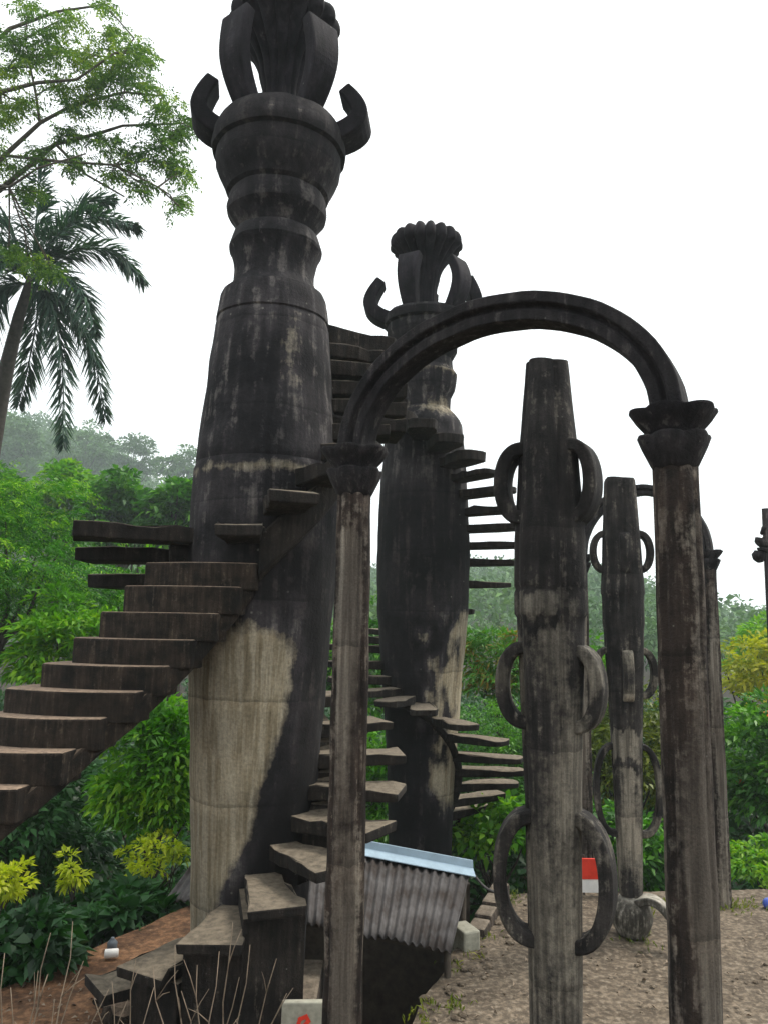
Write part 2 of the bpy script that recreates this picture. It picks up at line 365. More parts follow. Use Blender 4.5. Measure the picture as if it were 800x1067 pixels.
def patch(name, A, B, C, D, mat, nz, amp, depth, kind='structure'):
    """block with a rough top: corners A near-left, B far-left, C far-right, D near-right at z = top"""
    V = []; Fc = []
    for j in range(nz + 1):
        for i in range(nz + 1):
            u = i / nz; v = j / nz
            p = (A * (1 - u) + D * u) * (1 - v) + (B * (1 - u) + C * u) * v
            jx = 0.05 * mnoise.noise(Vector((p.x * 2.3, p.y * 2.3, 9))) if (i in (0, nz) or j in (0, nz)) else 0
            z = p.z + amp * (mnoise.noise(Vector((p.x * 1.3, p.y * 1.3, 1))) + 0.5 * mnoise.noise(Vector((p.x * 5, p.y * 5, 2))) + 0.3 * mnoise.noise(Vector((p.x * 14, p.y * 14, 2))))
            V.append((p.x + jx, p.y, z))
    n1 = nz + 1
    for j in range(nz):
        for i in range(nz): Fc.append((j * n1 + i, j * n1 + i + 1, (j + 1) * n1 + i + 1, (j + 1) * n1 + i))
    rim = [i for i in range(n1)] + [j * n1 + nz for j in range(1, n1)] + [nz * n1 + i for i in range(nz - 1, -1, -1)] + [j * n1 for j in range(nz - 1, 0, -1)]
    b = len(V)
    for k in rim: V.append((V[k][0], V[k][1], -depth))
    m = len(rim)
    for k in range(m): k2 = (k + 1) % m; Fc.append((rim[k2], rim[k], b + k, b + k2))
    o = mk(name, V, Fc, mat, smooth=True); sharp(o, 50); tag(o, kind=kind); return o
P1 = gnd(425, 1067); P2 = gnd(514, 932)
dirn = (P1 - P2).normalized()
tA = P1 + dirn * ((P1.y + 2.5) / -dirn.y)
tB = P2
tC = gnd(900, 925); tD = Vector((9, -2.5, 0))
patch('terrace', tA, tB, tC, tD, M['dirt'], 150, 0.016, 3.6)
Q1 = gnd(0, 1030); Q2 = gnd(205, 941); qd = (Q2 - Q1).normalized()
sB = Q1 - qd * 6; sC = Q2 + qd * 0.45; sD = Vector((-1.75, 2.6, 0)); sA = Vector((-9, -1, 0))
sC2 = gnd(338, 962)
mb = MB(); 
patch('terracotta_floor', sA, sB, sC, Vector((-1.75, 2.6, 0)), M['terracotta'], 90, 0.012, 3.2)

# ------------------------------------------------------------------ flower towers
def blossom(X, Y, z0, z1, r0, r1, parent, lobes=13):
    """fluted stem that flares into a scalloped, cauliflower-like head; seen from below"""
    H = z1 - z0; pts = []
    prof_ = [(0.0, 1.0, 0), (0.06, .9, 0), (0.2, .8, .0), (0.34, .84, .1), (.44, 1.0, .2)]
    zr = [(z0 + t * H, r0 * a, m) for t, a, m in prof_]
    for t in np.linspace(0, 1, 11)[1:]:
        zr.append((z0 + H * (.44 + .36 * t), r0 * 1.0 + (r1 * .9 - r0 * 1.0) * t ** 1.7, .25 + .75 * t))
    for t in np.linspace(0, PI, 9)[1:]:
        zr.append((z0 + H * (.80 + .085 * (1 - math.cos(t))), r1 * (.9 + .11 * math.sin(t)) - r1 * .16 * t / PI, 1))
    zr += [(z0 + H * 1.0, r1 * .5, .7), (z0 + H * 1.02, r1 * .1, .2)]
    n = lobes * 12; V = []; Fc = []
    for z, r, m in zr:
        for k in range(n):
            a = 2 * PI * k / n; c = abs(math.cos(lobes * a / 2))
            big = 1 + m * (0.17 * (c ** 0.6) - 0.13); fl = 1 + (0.05 + .03 * m) * (abs(math.cos(lobes * a / 2)) - .6)
            V.append((X + math.cos(a) * r * big * fl, Y + math.sin(a) * r * big * fl, z + m * 0.035 * r1 * c))
    for i in range(len(zr) - 1):
        for k in range(n): k2 = (k + 1) % n; Fc.append((i * n + k, i * n + k2, (i + 1) * n + k2, (i + 1) * n + k))
    Fc.append(tuple((len(zr) - 1) * n + k for k in range(n))); Fc.append(tuple(range(n))[::-1])
    return mk('blossom', V, Fc, M['flower'], parent)
def claw(X, Y, ang, r0, z0, rb, h, wid, thk, parent, curl=0.5, flare=False):
    """thick petal: leaves the rim outwards, bulges, curls in at the tip"""
    d = Vector((math.cos(ang), math.sin(ang), 0)); s = Vector((-math.sin(ang), math.cos(ang), 0))
    ctr = []; n = 18
    for i in range(n + 1):
        t = i / n
        pk = .62 if flare else .5
        f = math.sin(PI / 2 * t / pk) ** (1.0 if flare else .85) if t < pk else 1 - curl * ((t - pk) / (1 - pk)) ** 1.7
        ctr.append(Vector((X, Y, z0)) + d * (r0 + rb * f) + Vector((0, 0, h * (t ** (1.0 if flare else 1.25)))))
    nor = []
    for i in range(n + 1):
        tt = (ctr[min(i + 1, n)] - ctr[max(0, i - 1)]).normalized(); nor.append(s.cross(tt).normalized())
    wv = [wid * ((.5 + .55 * (i / n) ** .6) if flare else (0.66 + .4 * math.sin(PI * min(1, 0.12 + i / n * .75)))) for i in range(n + 1)]
    tv = [thk * (1.1 - .3 * i / n) for i in range(n + 1)]
    m = MB(); m.ribbon(ctr, s, nor, wv, tv); o = m.build('petal', M['flower'], parent); bevel(o, 0.018, 2); sub_noise(o); return o
def sub_noise(o, amt=0.012): return o

def step_mesh(X, Y, ang, z, rin, rout, win, wout, thk, name, mat, parent, rnd, tipdrop=0.0, round_end=True, under=True):
    """radial tread slab: wedge plan, rounded outer end, underside thickening towards the shaft"""
    d = Vector((math.cos(ang), math.sin(ang), 0)); s = Vector((-math.sin(ang), math.cos(ang), 0)); c = Vector((X, Y, z))
    nr = 8; top = []; bot = []
    out_pts = []
    rs = [rin + (rout - rin) * t for t in np.linspace(0, 1, nr)]
    L = []; Rr = []
    for i, r in enumerate(rs):
        t = i / (nr - 1); w_ = win + (wout - win) * t
        if round_end and t > .8: w_ *= (1 - (t - .8) * 1.3)
        L.append((r, w_ / 2 * (1 + .09 * rnd.uniform(-1, 1)))); Rr.append((r, -w_ / 2 * (1 + .09 * rnd.uniform(-1, 1))))
    ends = []
    if round_end: ends = [(rout + .035, L[-1][1] * .6), (rout + .045, 0), (rout + .035, Rr[-1][1] * .6)]
    poly = L + ends + Rr[::-1]
    V = []; n = len(poly)
    for r, q in poly: V.append(c + d * r + s * q + Vector((0, 0, rnd.uniform(-.011, .011) - tipdrop * (r - rin))))
    for r, q in poly:
        t = (r - rin) / (rout - rin); th = thk * ((1.5 - .6 * t) if under else 1)
        V.append(c + d * r + s * (q * .94) + Vector((0, 0, -th - tipdrop * (r - rin))))
    Fc = [tuple(range(n)), tuple(range(n, 2 * n))[::-1]] + [(i, n + i, n + (i + 1) % n, (i + 1) % n) for i in range(n)]
    m = MB(); m.add(V, Fc); o = m.build(name, mat, parent); bevel(o, 0.012, 2)
    return o
def helix_rib(X, Y, steps, rin, rout, drop, name, mat, parent, h=0.22):
    """continuous curved beam that carries the treads round the shaft"""
    pts = []
    for (a0, z0), (a1, z1) in zip(steps, steps[1:]):
        for k in range(4): t = k / 4; pts.append((a0 + (a1 - a0) * t, z0 + (z1 - z0) * t))
    pts.append(steps[-1]); V = []; Fc = []
    for a, z in pts:
        for r, zz in ((rin, z - drop), (rout, z - drop), (rout * .97, z - drop - h), (rin, z - drop - h * 1.6)):
            V.append((X + math.cos(R(a)) * r, Y + math.sin(R(a)) * r, zz))
    for i in range(len(pts) - 1):
        for k in range(4): k2 = (k + 1) % 4; Fc.append((i * 4 + k, i * 4 + k2, (i + 1) * 4 + k2, (i + 1) * 4 + k))
    Fc.append((3, 2, 1, 0)); m = (len(pts) - 1) * 4; Fc.append((m, m + 1, m + 2, m + 3))
    mm = MB(); mm.add(V, Fc); o = mm.build(name, mat, parent); bevel(o, .015, 1); return o

# --- near tower
TY = 6.2
TX = at(272, 650, TY).x
near_pts = [(137, 60), (139, 63), (144, 65.5), (150, 68), (160, 69), (165, 68), (167, 64), (172, 64.5), (182, 63.5), (190, 60), (200, 54.5), (206, 52), (209, 48.5), (212, 49.5), (216, 50), (222, 51.5), (228, 50.5),
            (238, 43), (247, 38.5), (248, 43), (253, 45), (262, 48), (265, 47.5), (268, 45.5), (275, 43.2), (286, 41.5), (297, 42), (304, 44.5), (309, 48), (310.5, 52), (316, 54.5), (325, 56), (338, 58), (339.5, 56.5), (342, 57.5), (345, 58.5),
            (400, 64), (450, 69), (484, 73), (488, 72), (494, 74.5), (540, 76), (580, 76), (640, 74), (700, 71), (780, 67), (860, 63), (940, 60), (1020, 58)]
nt_root = empty('flower_tower', (TX, TY, 0))
tag(nt_root, 'tallest dark concrete tower, claw petals on top and a pale stained foot, on the left', 'tower', 'concrete flower towers with spiral steps')
zr = prof(TX, TY, near_pts); zr = dens(zr, 0.04)
zr = [(z, r) for z, r in zr if z > -.05]; zr = [(-0.1, zr[0][1])] + zr
V, Fc = lathe(TX, TY, zr, 112, None, 0.012, 3)
ZB = at(262, 485, TY - .55).z
zat_cup = zat(TX, TY, 137)
def near_stain_light(v):
    a = math.degrees(math.atan2(v[1] - TY, v[0] - TX)) % 360      # 180 = left, 270 = towards camera
    z = v[2]; nz = mnoise.noise(Vector((v[0] * 3, v[1] * 3, z * 2))) * 0.35
    # sheltered foot: below the upper flight (rises to the right), left of the lower flight
    top = 2.42 + .38 * sstep(185, 235, a) + nz * .5
    right = float(np.interp(z, [.3, .85, 1.25, 1.65, 2.2, 2.75], [236, 252, 275, 293, 306, 316])) + nz * 26
    s = sstep(.3, -.3, z - top) * sstep(24, -20, a - right) * sstep(110, 150, a)
    band = 0.0
    zb = ZB + 0.03 * mnoise.noise(Vector((a * .05, 0, 0)))
    band = 0.46 * math.exp(-((z - zb) / 0.06) ** 2)
    band += 0.42 * math.exp(-((z - zat(TX, TY, 156)) / 0.035) ** 2) * math.exp(-((a - 290) / 30) ** 2)  # highlight along the cup ledge, painted pale into the colour
    band += 0.3 * math.exp(-((z - 4.9) / 0.6) ** 2) * math.exp(-((a - 295) / 34) ** 2)
    stain_shade = (.85 * sstep(3.75, 3.1, z + nz) * sstep(232, 262, a) + .5 * sstep(zat_cup - 1.0, zat_cup - .1, z)) * (1 - s)  # dark stain and shadow below the upper flight painted in; cup darkened
    return max(s, band) - stain_shade * (band < .2)
sharp(mk('shaft', V, Fc, M['tower'], nt_root, attr=[near_stain_light(v) for v in V]), 24)
zc = zat(TX, TY, 138)
S = proj((TX, TY, zc))[2] / F_PX
rim_r = 60 * S
blossom(TX, TY, zc - .02, zat(TX, TY, 14), 24 * S, 59 * S, nt_root, 17)
for a_, ri_, hh, rb_, cu_, w_ in ((-128, .19, .84, .24, .12, .3), (-46, .19, .80, .24, .2, .3), (-6, .12, .45, .33, .45, .3), (80, .16, .8, .18, .4, .34), (190, .12, .5, .31, .35, .3)):
    claw(TX, TY, R(a_), rim_r - ri_, zc - (.05 if ri_ > .15 else .13), rb_, hh, w_, .13 if ri_ > .15 else .15, nt_root, cu_, ri_ > .15)
rnd = random.Random(4)
seq = [(-142, .34), (-118, .56), (-93, .78), (-72, .98), (-51, 1.17), (-31, 1.35), (-11, 1.54), (9, 1.74), (32, 1.94), (54, 2.14), (77, 2.34), (100, 2.52), (123, 2.7), (143, 2.87), (162, 3.12), (181, 3.31), (201, 3.45)]
for a_, z_ in seq:
    ro = 1.14 if a_ < -70 else (1.16 if a_ < 120 else (1.52 if a_ < 170 else 1.44))
    up_ = a_ > 140
    step_mesh(TX, TY, R(a_), z_, .42, ro, .24, .4 if not up_ else .46, .075 if not up_ else .11, 'step', M['step'], nt_root, rnd, round_end=False, under=not up_)
seq2 = [(-95, 3.44), (-70, 3.66), (-46, 3.9), (-22, 4.14), (2, 4.36)]
for i, (a_, z_) in enumerate(seq2):
    step_mesh(TX, TY, R(a_), z_, .42, .8 if i == 0 else 1.0, .24, .36, .1, 'step', M['step'], nt_root, rnd, round_end=False)
for a_, py_, th_ in ((10, 455, .11), (13, 437, .115), (17, 419, .115), (22, 400, .12), (28, 382, .12), (37, 352, .21)):
    z_ = at(370, py_ - 14 if th_ < .2 else py_, TY + .75 * math.sin(R(a_))).z
    step_mesh(TX, TY, R(a_), z_, .42, 1.2 if th_ > .2 else 1.12, .3, .6 if th_ > .2 else .5, th_, 'step', M['step'], nt_root, rnd, round_end=th_ > .2, under=False, tipdrop=rnd.uniform(-.02, .02))
helix_rib(TX, TY, [s for s in seq if s[0] > -50], .4, .74, .1, 'stair_beam', M['step'], nt_root, .28)
helix_rib(TX, TY, [(-84, 3.5)] + seq2[1:], .4, .68, .12, 'stair_beam', M['step'], nt_root, .3)
# solid wall under the first steps
m = MB()
for a_, z_, ro in ((-118, .56, .98), (-93, .78, 1.0), (-72, .98, 1.02)):
    d = Vector((math.cos(R(a_)), math.sin(R(a_)), 0)); s = Vector((-d.y, d.x, 0)); c = Vector((TX, TY, 0))
    poly = [c + d * .45 - s * .15, c + d * ro - s * .2, c + d * ro + s * .2, c + d * .45 + s * .15]
    m.prism(poly, -0.2 - .01 * a_ / 100, z_ - .09)
m.build('stair_wall', M['step'], nt_root)

# --- far tower
UY = 10.0
UX = at(440, 640, UY).x
far_pts = [(331, 41), (334, 43), (341, 42.5), (343, 39.5), (350, 39.5), (358, 36.5), (362, 33.5), (368, 33), (377, 28), (386, 29), (392, 33), (402, 32), (408, 31), (416, 27), (428, 27), (434, 32), (440, 37), (444, 39),
           (470, 42), (520, 46), (580, 48), (640, 47), (700, 42), (760, 38), (830, 34), (900, 32), (990, 31)]
ft = empty('flower_tower', (UX, UY, -2.4))
tag(ft, 'farther dark concrete tower seen through the arch, spiral steps winding to its neck', 'tower', 'concrete flower towers with spiral steps')
zr = dens(prof(UX, UY, far_pts), .06); zr = [(-2.6, zr[0][1])] + [q for q in zr if q[0] > -2.5]
V, Fc = lathe(UX, UY, zr, 96, None, 0.012, 8)
ZS1, ZS2 = zat(UX, UY, 430), zat(UX, UY, 392)
def far_stain_light(v):
    a = math.degrees(math.atan2(v[1] - UY, v[0] - UX)) % 360; z = v[2]
    nz = mnoise.noise(Vector((v[0] * 3, v[1] * 3, z * 3))); n2_ = mnoise.noise(Vector((v[0] * 9, v[1] * 9, z * 4)))
    s = sstep(3.1, 2.6, z + nz * .3) * sstep(0.3, .8, z) * (sstep(258, 325, a + 30 * n2_) if a > 180 else sstep(60, 20, a)) + .35 * n2_ * (z < 3)
    s = max(s, .72 * math.exp(-((z - ZS1) / .17) ** 2) * (1 if a > 270 or a < 60 else .6), .6 * math.exp(-((z - ZS2) / .09) ** 2))  # light on shoulder and collar painted in as pale bands
    return s * .8 - .7 * sstep(4.9, 4.2, z) * sstep(.35, .1, s)  # lower shaft darkened: stain and shadow painted together
sharp(mk('shaft', V, Fc, M['tower'], ft, attr=[far_stain_light(v) for v in V]), 24)
zc = zat(UX, UY, 331); S = proj((UX, UY, zc))[2] / F_PX
blossom(UX, UY, zc - .02, zat(UX, UY, 244), 14 * S, 38 * S, ft, 17)
for a_, hh, rb_, cu_ in ((-118, .74, .1, .85), (-42, .72, .14, .9), (4, .62, .2, .85), (84, .6, .12, .9), (176, .56, .27, .7)):
    claw(UX, UY, R(a_), 41 * S - (.13 if rb_ < .15 else .09), zc - .05, rb_ * (1.4 if rb_ < .15 else 1.15), hh, .3, .15 if rb_ < .15 else .18, ft, .5, rb_ < .15)
rnd = random.Random(9); fs = []
for py_, a_ in ((874, 96), (863, 78), (852, 62), (840, 46), (827, 30), (813, 13), (799, -4), (785, -22), (766, -44), (750, -68), (736, -92), (728, -112), (719, -132), (706, -152), (690, -170), (673, -188), (664, -210), (656, -238), (650, -266), (643, -294),
                (634, -318), (605, -338), (582, -350), (564, -361), (546, -371), (528, -382), (509, -393), (491, -405), (473, -419), (456, -436), (442, -455), (434, -472), (424, -490), (412, -508)):
    z_ = at(440, py_, UY + .85 * math.sin(R(a_))).z
    fs.append((a_, z_)); up_ = a_ < -415
    step_mesh(UX, UY, R(a_), z_, .32, .85 if py_ == 634 else (1.24 if a_ > -400 else 1.1), .2 if up_ else .16, .44 if up_ else .38, .12 if up_ else .075, 'step', M['step'], ft, rnd, under=not up_)
helix_rib(UX, UY, fs, .3, .52, .08, 'stair_beam', M['step'], ft, .1)

# ------------------------------------------------------------------ left flight of broad steps
fl_root_loc = at(60, 900, 5.6); fl_root_loc.z = 0
fl = empty('curved_staircase', fl_root_loc)
tag(fl, 'broad curved flight of brown steps climbing from the left edge to the near tower', 'staircase')
rows = [(5, 717, 142, 5.15), (44, 691, 172, 5.3), (77, 664, 200, 5.42), (105, 637, 226, 5.52), (130, 610, 250, 5.6), (152, 586, 268, 5.68)]
fl_steps = []
for px, py, pr, Yd in rows:
    p = at(px, py, Yd); q = at(pr, py + 3, Yd - .12); q.z = p.z; fl_steps.append((p, q))
# the flight goes on down to the floor outside the frame
p, q = fl_steps[0]; low = []; hd = Vector((-.2, -.13, 0))
k = 0
while p.z > .2:
    k += 1; hd = Matrix.Rotation(R(2.2), 3, 'Z') @ hd
    if k == 1: n0 = at(-16, 745, 5.0); n1 = at(106, 752, 4.92)
    elif k == 2: n0 = at(-48, 779, 4.84); n1 = at(66, 790, 4.74)
    else: n0 = p + hd; n1 = q + hd; n0.z = p.z - .18
    n1.z = n0.z; p, q = n0, n1; low.append((p, q))
fl_steps = low[::-1] + fl_steps
for i, (p, q) in enumerate(fl_steps):
    d = (q - p); Lx = d.length; d.normalize(); b = Vector((-d.y, d.x, 0)); P0 = Vector((p.x, p.y, 0)); z_ = p.z; w0 = .44; w1 = .24
    rnd = random.Random(20 + i)
    poly = [P0 + d * Lx * t - b * (.085 * math.sin(PI * t) + rnd.uniform(-.004, .004)) for t in (0, .12, .25, .4, .55, .7, .85, 1)]
    poly += [P0 + d * Lx + b * w1, P0 + d * Lx * .5 + b * (w0 + w1) / 2, P0 + d * .1 + b * w0, P0 + d * (-.02) + b * w0 * .8, P0 - d * .05 + b * w0 * .3]
    m = MB(); m.prism([(v.x, v.y) for v in poly], z_ - .2, z_)
    o = m.build('step', M['brownstep'], fl); bevel(o, .016, 2)
V = []; Fc = []
for p, q in fl_steps:
    d = (q - p); Lx = d.length; d.normalize(); b = Vector((-d.y, d.x, 0))
    a0 = p + d * .12 + b * .08; a1 = q - d * .02 + b * .05
    V += [(a0.x, a0.y, p.z - .1), (a1.x, a1.y, p.z - .1), (a1.x, a1.y, p.z - .24), (a0.x, a0.y, p.z - .34)]
n = len(fl_steps)
for i in range(n - 1):
    for k in range(4): k2 = (k + 1) % 4; Fc.append((i * 4 + k, i * 4 + k2, (i + 1) * 4 + k2, (i + 1) * 4 + k))
Fc += [(3, 2, 1, 0), tuple(len(V) - 4 + k for k in range(4))]
m = MB(); m.add(V, Fc); bevel(m.build('stair_beam', M['brownstep'], fl), .02)

# ------------------------------------------------------------------ arches on two columns
def lobed(n, amt, ph=0.0, p=0.6):
    return lambda a, z: 1 - amt + amt * abs(math.cos(n * (a - ph) / 2)) ** p
def arch_column(X, Y, ztop, zbase, ph, parent, seed):
    c = empty('dummy', (0, 0, 0)); bpy.data.objects.remove(c)
    zr = dens([(zbase, .086), (ztop - 1.2, .083), (ztop - .3, .079), (ztop - .2, .08)], .05)
    V, Fc = lathe(X, Y, zr, 64, lobed(8, .13, ph), .006, seed)
    o = mk('column', V, Fc, M['column'], parent, attr=[.4 + .3 * math.sin(math.atan2(v[1] - Y, v[0] - X) * 2 + seed) + .5 * mnoise.noise(Vector((v[0] * 8, v[1] * 8, v[2] * 1.2))) - (.5 if v[2] > ztop - .35 else 0) for v in V])
    # capital: two tiers of flaring petals with wavy rims
    V = []; Fc = []; n = 96
    tiers = [(ztop - .215, .075, 0), (ztop - .2, .084, 0), (ztop - .14, .112, .5), (ztop - .105, .124, 1), (ztop - .095, .12, 1), (ztop - .1, .09, .2), (ztop - .085, .094, .2),
             (ztop - .045, .128, .6), (ztop - .01, .15, 1), (ztop, .148, 1), (ztop + .002, .135, .9), (ztop - .012, .09, .2), (ztop - .012, .02, 0)]
    for z, r, m_ in tiers:
        for k in range(n):
            a = 2 * PI * k / n; q = abs(math.cos(3 * (a - ph))) ** .8
            rr = r * (1 + m_ * (.14 * q - .09)); V.append((X + math.cos(a) * rr, Y + math.sin(a) * rr, z + m_ * .009 * (q - .5)))
    for i in range(len(tiers) - 1):
        for k in range(n): k2 = (k + 1) % n; Fc.append((i * n + k, i * n + k2, (i + 1) * n + k2, (i + 1) * n + k))
    Fc.append(tuple((len(tiers) - 1) * n + k for k in range(n))); Fc.append(tuple(range(n))[::-1])
    cp = mk('capital', V, Fc, M['arch'], o); sharp(cp, 60)
    # thin square plinth
    return o
def arch(L, Rt, zs, ztop_out, name, label, seed, zb=-.05):
    root = empty(name, ((L.x + Rt.x) / 2, (L.y + Rt.y) / 2, 0))
    tag(root, label, 'arch', 'round arches on petal capital columns')
    arch_column(L.x, L.y, zs, zb, .3, root, seed); arch_column(Rt.x, Rt.y, zs, zb, 1.0, root, seed + 5)
    ax = Vector((Rt.x - L.x, Rt.y - L.y, 0)); half = ax.length / 2; ax.normalize(); side = Vector((-ax.y, ax.x, 0))
    C = Vector(((L.x + Rt.x) / 2, (L.y + Rt.y) / 2, zs - .012)); H = ztop_out - zs - .055
    rr = half - .005
    sec = [(-.064, -.062), (.064, -.062), (.064, -.02), (.048, -.012), (.048, .0), (.08, .008), (.08, .054), (-.08, .054), (-.08, .008), (-.048, .0), (-.048, -.012), (-.064, -.02)]
    V = []; Fc = []; n = 46; K = len(sec)
    for i in range(n + 1):
        t = PI * i / n; p = C + ax * (-math.cos(t) * rr) + Vector((0, 0, math.sin(t) * H))
        nr = (ax * (-math.cos(t) / rr) + Vector((0, 0, math.sin(t) / H))).normalized()
        wb = .006 * mnoise.noise(Vector((i * .35, seed, 0)))
        for u, v in sec: V.append(p + side * u + nr * (v + wb))
    for i in range(n):
        for k in range(K): k2 = (k + 1) % K; Fc.append((i * K + k, i * K + k2, (i + 1) * K + k2, (i + 1) * K + k))
    Fc += [tuple(range(K))[::-1], tuple(n * K + k for k in range(K))]
    m = MB(); m.add(V, Fc); o = m.build('arch_band', M['arch'], root, smooth=True); sharp(o, 35); bevel(o, .006, 2)
    return root
RY_, LY_ = 2.72, 3.45
Rc = at(709, 650, RY_); Lc = at(366, 650, LY_)
zsR = zat(Rc.x, Rc.y, 434); zsL = zat(Lc.x, Lc.y, 466); zs = (zsR + zsL) / 2
print('spring heights', zsR, zsL)
midx, midy = (Rc.x + Lc.x) / 2, (Rc.y + Lc.y) / 2
arch(Lc, Rc, zs, zat(midx, midy, 312), 'stone_arch', 'large weathered foreground arch standing on two ribbed columns with petal capitals', 11)
fR = gnd(753, 944); off = Lc - Rc; off.z = 0
fL = fR + off
zf = zat(fR.x, fR.y, 574)
print('far arch', fR, 'spring', zf)
arch(fL, fR, zf, zf + .78, 'stone_arch', 'farther slender arch half hidden behind the right foreground column', 31)

# ------------------------------------------------------------------ columns with looped handles
def loop_handle(X, Y, ang, z0, z1, rin, rout, wid, thk, parent):
    d = Vector((math.cos(ang), math.sin(ang), 0)); s = Vector((-math.sin(ang), math.cos(ang), 0)); n = 24; ctr = []
    zm = (z0 + z1) / 2; h = (z1 - z0) / 2 - thk / 2
    for i in range(n + 1):
        t = -PI / 2 * 1.08 + PI * 1.08 * i / n
        rr = rin + (rout - thk / 2 - rin) * (abs(math.cos(t)) ** .75 if abs(t) < PI / 2 else -.2)
        ctr.append(Vector((X, Y, zm + h * math.sin(t))) + d * rr)
    nor = []
    for i in range(n + 1):
        tt = (ctr[min(i + 1, n)] - ctr[max(0, i - 1)]).normalized(); nor.append(s.cross(tt).normalized())
    m = MB(); m.ribbon(ctr, s, nor, wid, thk); o = mk('handle', m.v, m.f, M['looped'], parent, True, attr=[(.38 if zm < 2.9 else .05) + .6 * mnoise.noise(Vector((v[0] * 5, v[1] * 5, v[2] * 5))) for v in m.v]); sharp(o, 40); bevel(o, .012, 2); return o
def looped_column(X, Y, pts, zb, handles, label, seed, ph, bulb, pale=(616, 641, 655)):
    root = empty('looped_column', (X, Y, 0)); tag(root, label, 'column', 'columns with looped handles')
    zr = dens(prof(X, Y, pts), .03); zr = [q for q in zr if q[0] > zb]; zr = [(zb, zr[0][1])] + zr
    V, Fc = lathe(X, Y, zr, 96, lobed(4, .17, ph, .5), .003, seed)
    # slanted, uneven broken top
    mx = max(v[2] for v in V); V = [(v[0], v[1], v[2] + (.008 * math.sin(math.atan2(v[1] - Y, v[0] - X) * 2 + 1) if v[2] > mx - .02 else 0)) for v in V]
    zr1, zr2, zr3 = zat(X, Y, pale[0]), zat(X, Y, pale[1]), zat(X, Y, pale[2])
    def wth(v):
        n_ = mnoise.noise(Vector((v[0] * 6, v[1] * 6, v[2] * 2))); z = v[2] + .09 * mnoise.noise(Vector((v[0] * 12, v[1] * 12, 4)))
        if z > zr1: return .12 + .35 * n_
        if z < zr2 and z > zr3: return .2 + .4 * n_
        return .55 + .55 * n_
    o = mk('shaft', V, Fc, M['looped'], root, attr=[wth(v) for v in V]); sharp(o, 50)
    for (yt, yb, rin, rout, angs, wid, thk) in handles:
        z1 = zat(X, Y, yt); z0 = zat(X, Y, yb); S = proj((X, Y, (z0 + z1) / 2))[2] / F_PX
        for a_ in angs: loop_handle(X, Y, R(a_), z0, z1, rin * S, rout * S, wid, thk, root)
    zr = [(zb + .0, .10), (zb - .03, .12), (zb - .07, .165), (zb - .13, .19), (zb - .2, .195), (zb - .26, .175), (zb - .33, .14), (zb - .35, .1)]
    if bulb:
        V, Fc = lathe(X, Y, dens([(z, r * bulb) for z, r in zr], .03), 56, None, .008, seed + 2); mk('bulb_base', V, Fc, M['bulb'], root)
    return root
CYc = 4.0; CXc = at(573, 650, CYc).x
mid_pts = [(379, 22), (383, 22.5), (400, 24), (440, 28), (470, 31), (520, 34), (560, 37), (611, 38), (614, 36.5), (618, 38), (640, 38), (644, 35.5), (680, 34.5), (760, 32), (820, 30), (900, 29), (1000, 28), (1300, 27)]
looped_column(CXc, CYc, mid_pts, .34,
              [(462, 548, 24, 53, (-32,), .16, .065), (462, 548, 24, 55, (160,), .17, .075), (670, 762, 24, 56, (-30,), .14, .065), (668, 760, 24, 57, (165,), .15, .065),
               (840, 987, 17, 63, (-28,), .13, .07), (842, 985, 17, 63, (172,), .15, .065)],
              'larger looped column with a tapering blunt top, standing under the foreground arch', 41, R(45 + 8), 1.0)
FYb = gnd(655, 976); FY = FYb.y; FX = at(649, 650, FY).x
fpts = [(499, 15), (502, 16.5), (530, 18), (555, 19.5), (600, 22), (618, 23), (621, 22), (650, 22), (656, 21), (700, 19.5), (760, 17), (850, 14.5), (930, 12.5), (990, 12)]
looped_column(FX, FY, fpts, .36,
              [(553, 598, 15, 32, (-8, 172), .12, .06), (556, 600, 15, 24, (-97,), .1, .05), (674, 728, 15, 33, (-8, 172), .12, .06), (676, 730, 15, 25, (-97,), .1, .05),
               (774, 872, 12, 35, (-8, 172), .11, .055)],
              'slimmer looped column farther back, standing on a rounded bulb foot', 47, R(40), .95, (760, 790, 800))

# broken curved piece lying beside the bulb foot
b0 = gnd(664, 962); m = MB(); ctr = []; nor = []
A0 = at(662, 938, FY - .05); A1 = at(705, 962, FY - .35)
for i in range(13):
    t = i / 12; p = A0.lerp(A1, t); p.z += .1 * math.sin(PI * t) - .02; ctr.append(p)
sidev = Vector((.35, .94, 0)).normalized()
for i in range(13):
    tt = (ctr[min(i + 1, 12)] - ctr[max(0, i - 1)]).normalized(); nor.append(sidev.cross(tt).normalized())
m.ribbon(ctr, sidev, nor, .16, .07)
o = m.build('broken_loop', M['bulb'], smooth=True, origin=(A1.x, A1.y, 0)); sharp(o, 40); bevel(o, .015); 
o.location.z += 0
tag(o, 'broken curved piece of pale concrete leaning from the bulb foot down to the terrace', 'fragment')

# ------------------------------------------------------------------ sculpture at the right edge
sp = gnd(806, 925); sp = at(801, 600, 9.2); m = MB()
root = empty('sculpture_post', (sp.x, sp.y, -1.4)); tag(root, 'dark post with knobbly buds cut off by the right edge of the picture', 'sculpture')
m.tube([(sp.x, sp.y, -1.5), (sp.x, sp.y, zat(sp.x, sp.y, 530))], [.09, .045], 10); m.build('post', M['arch'], root, smooth=True)
for px_, py_, r_ in ((791, 568, .1), (786, 582, .085), (797, 576, .11), (812, 565, .09), (793, 556, .03)):
    q = at(px_, py_, sp.y + .0); m = MB(); c = Vector((sp.x, sp.y, q.z + .1))
    dd = q - c; m.tube([c, c + dd * .4, c + dd * .7, c + dd * .95, c + dd * 1.1], [.03, .04, r_, r_ * .8, .015], 10); m.build('bud', M['arch'], root, smooth=True)

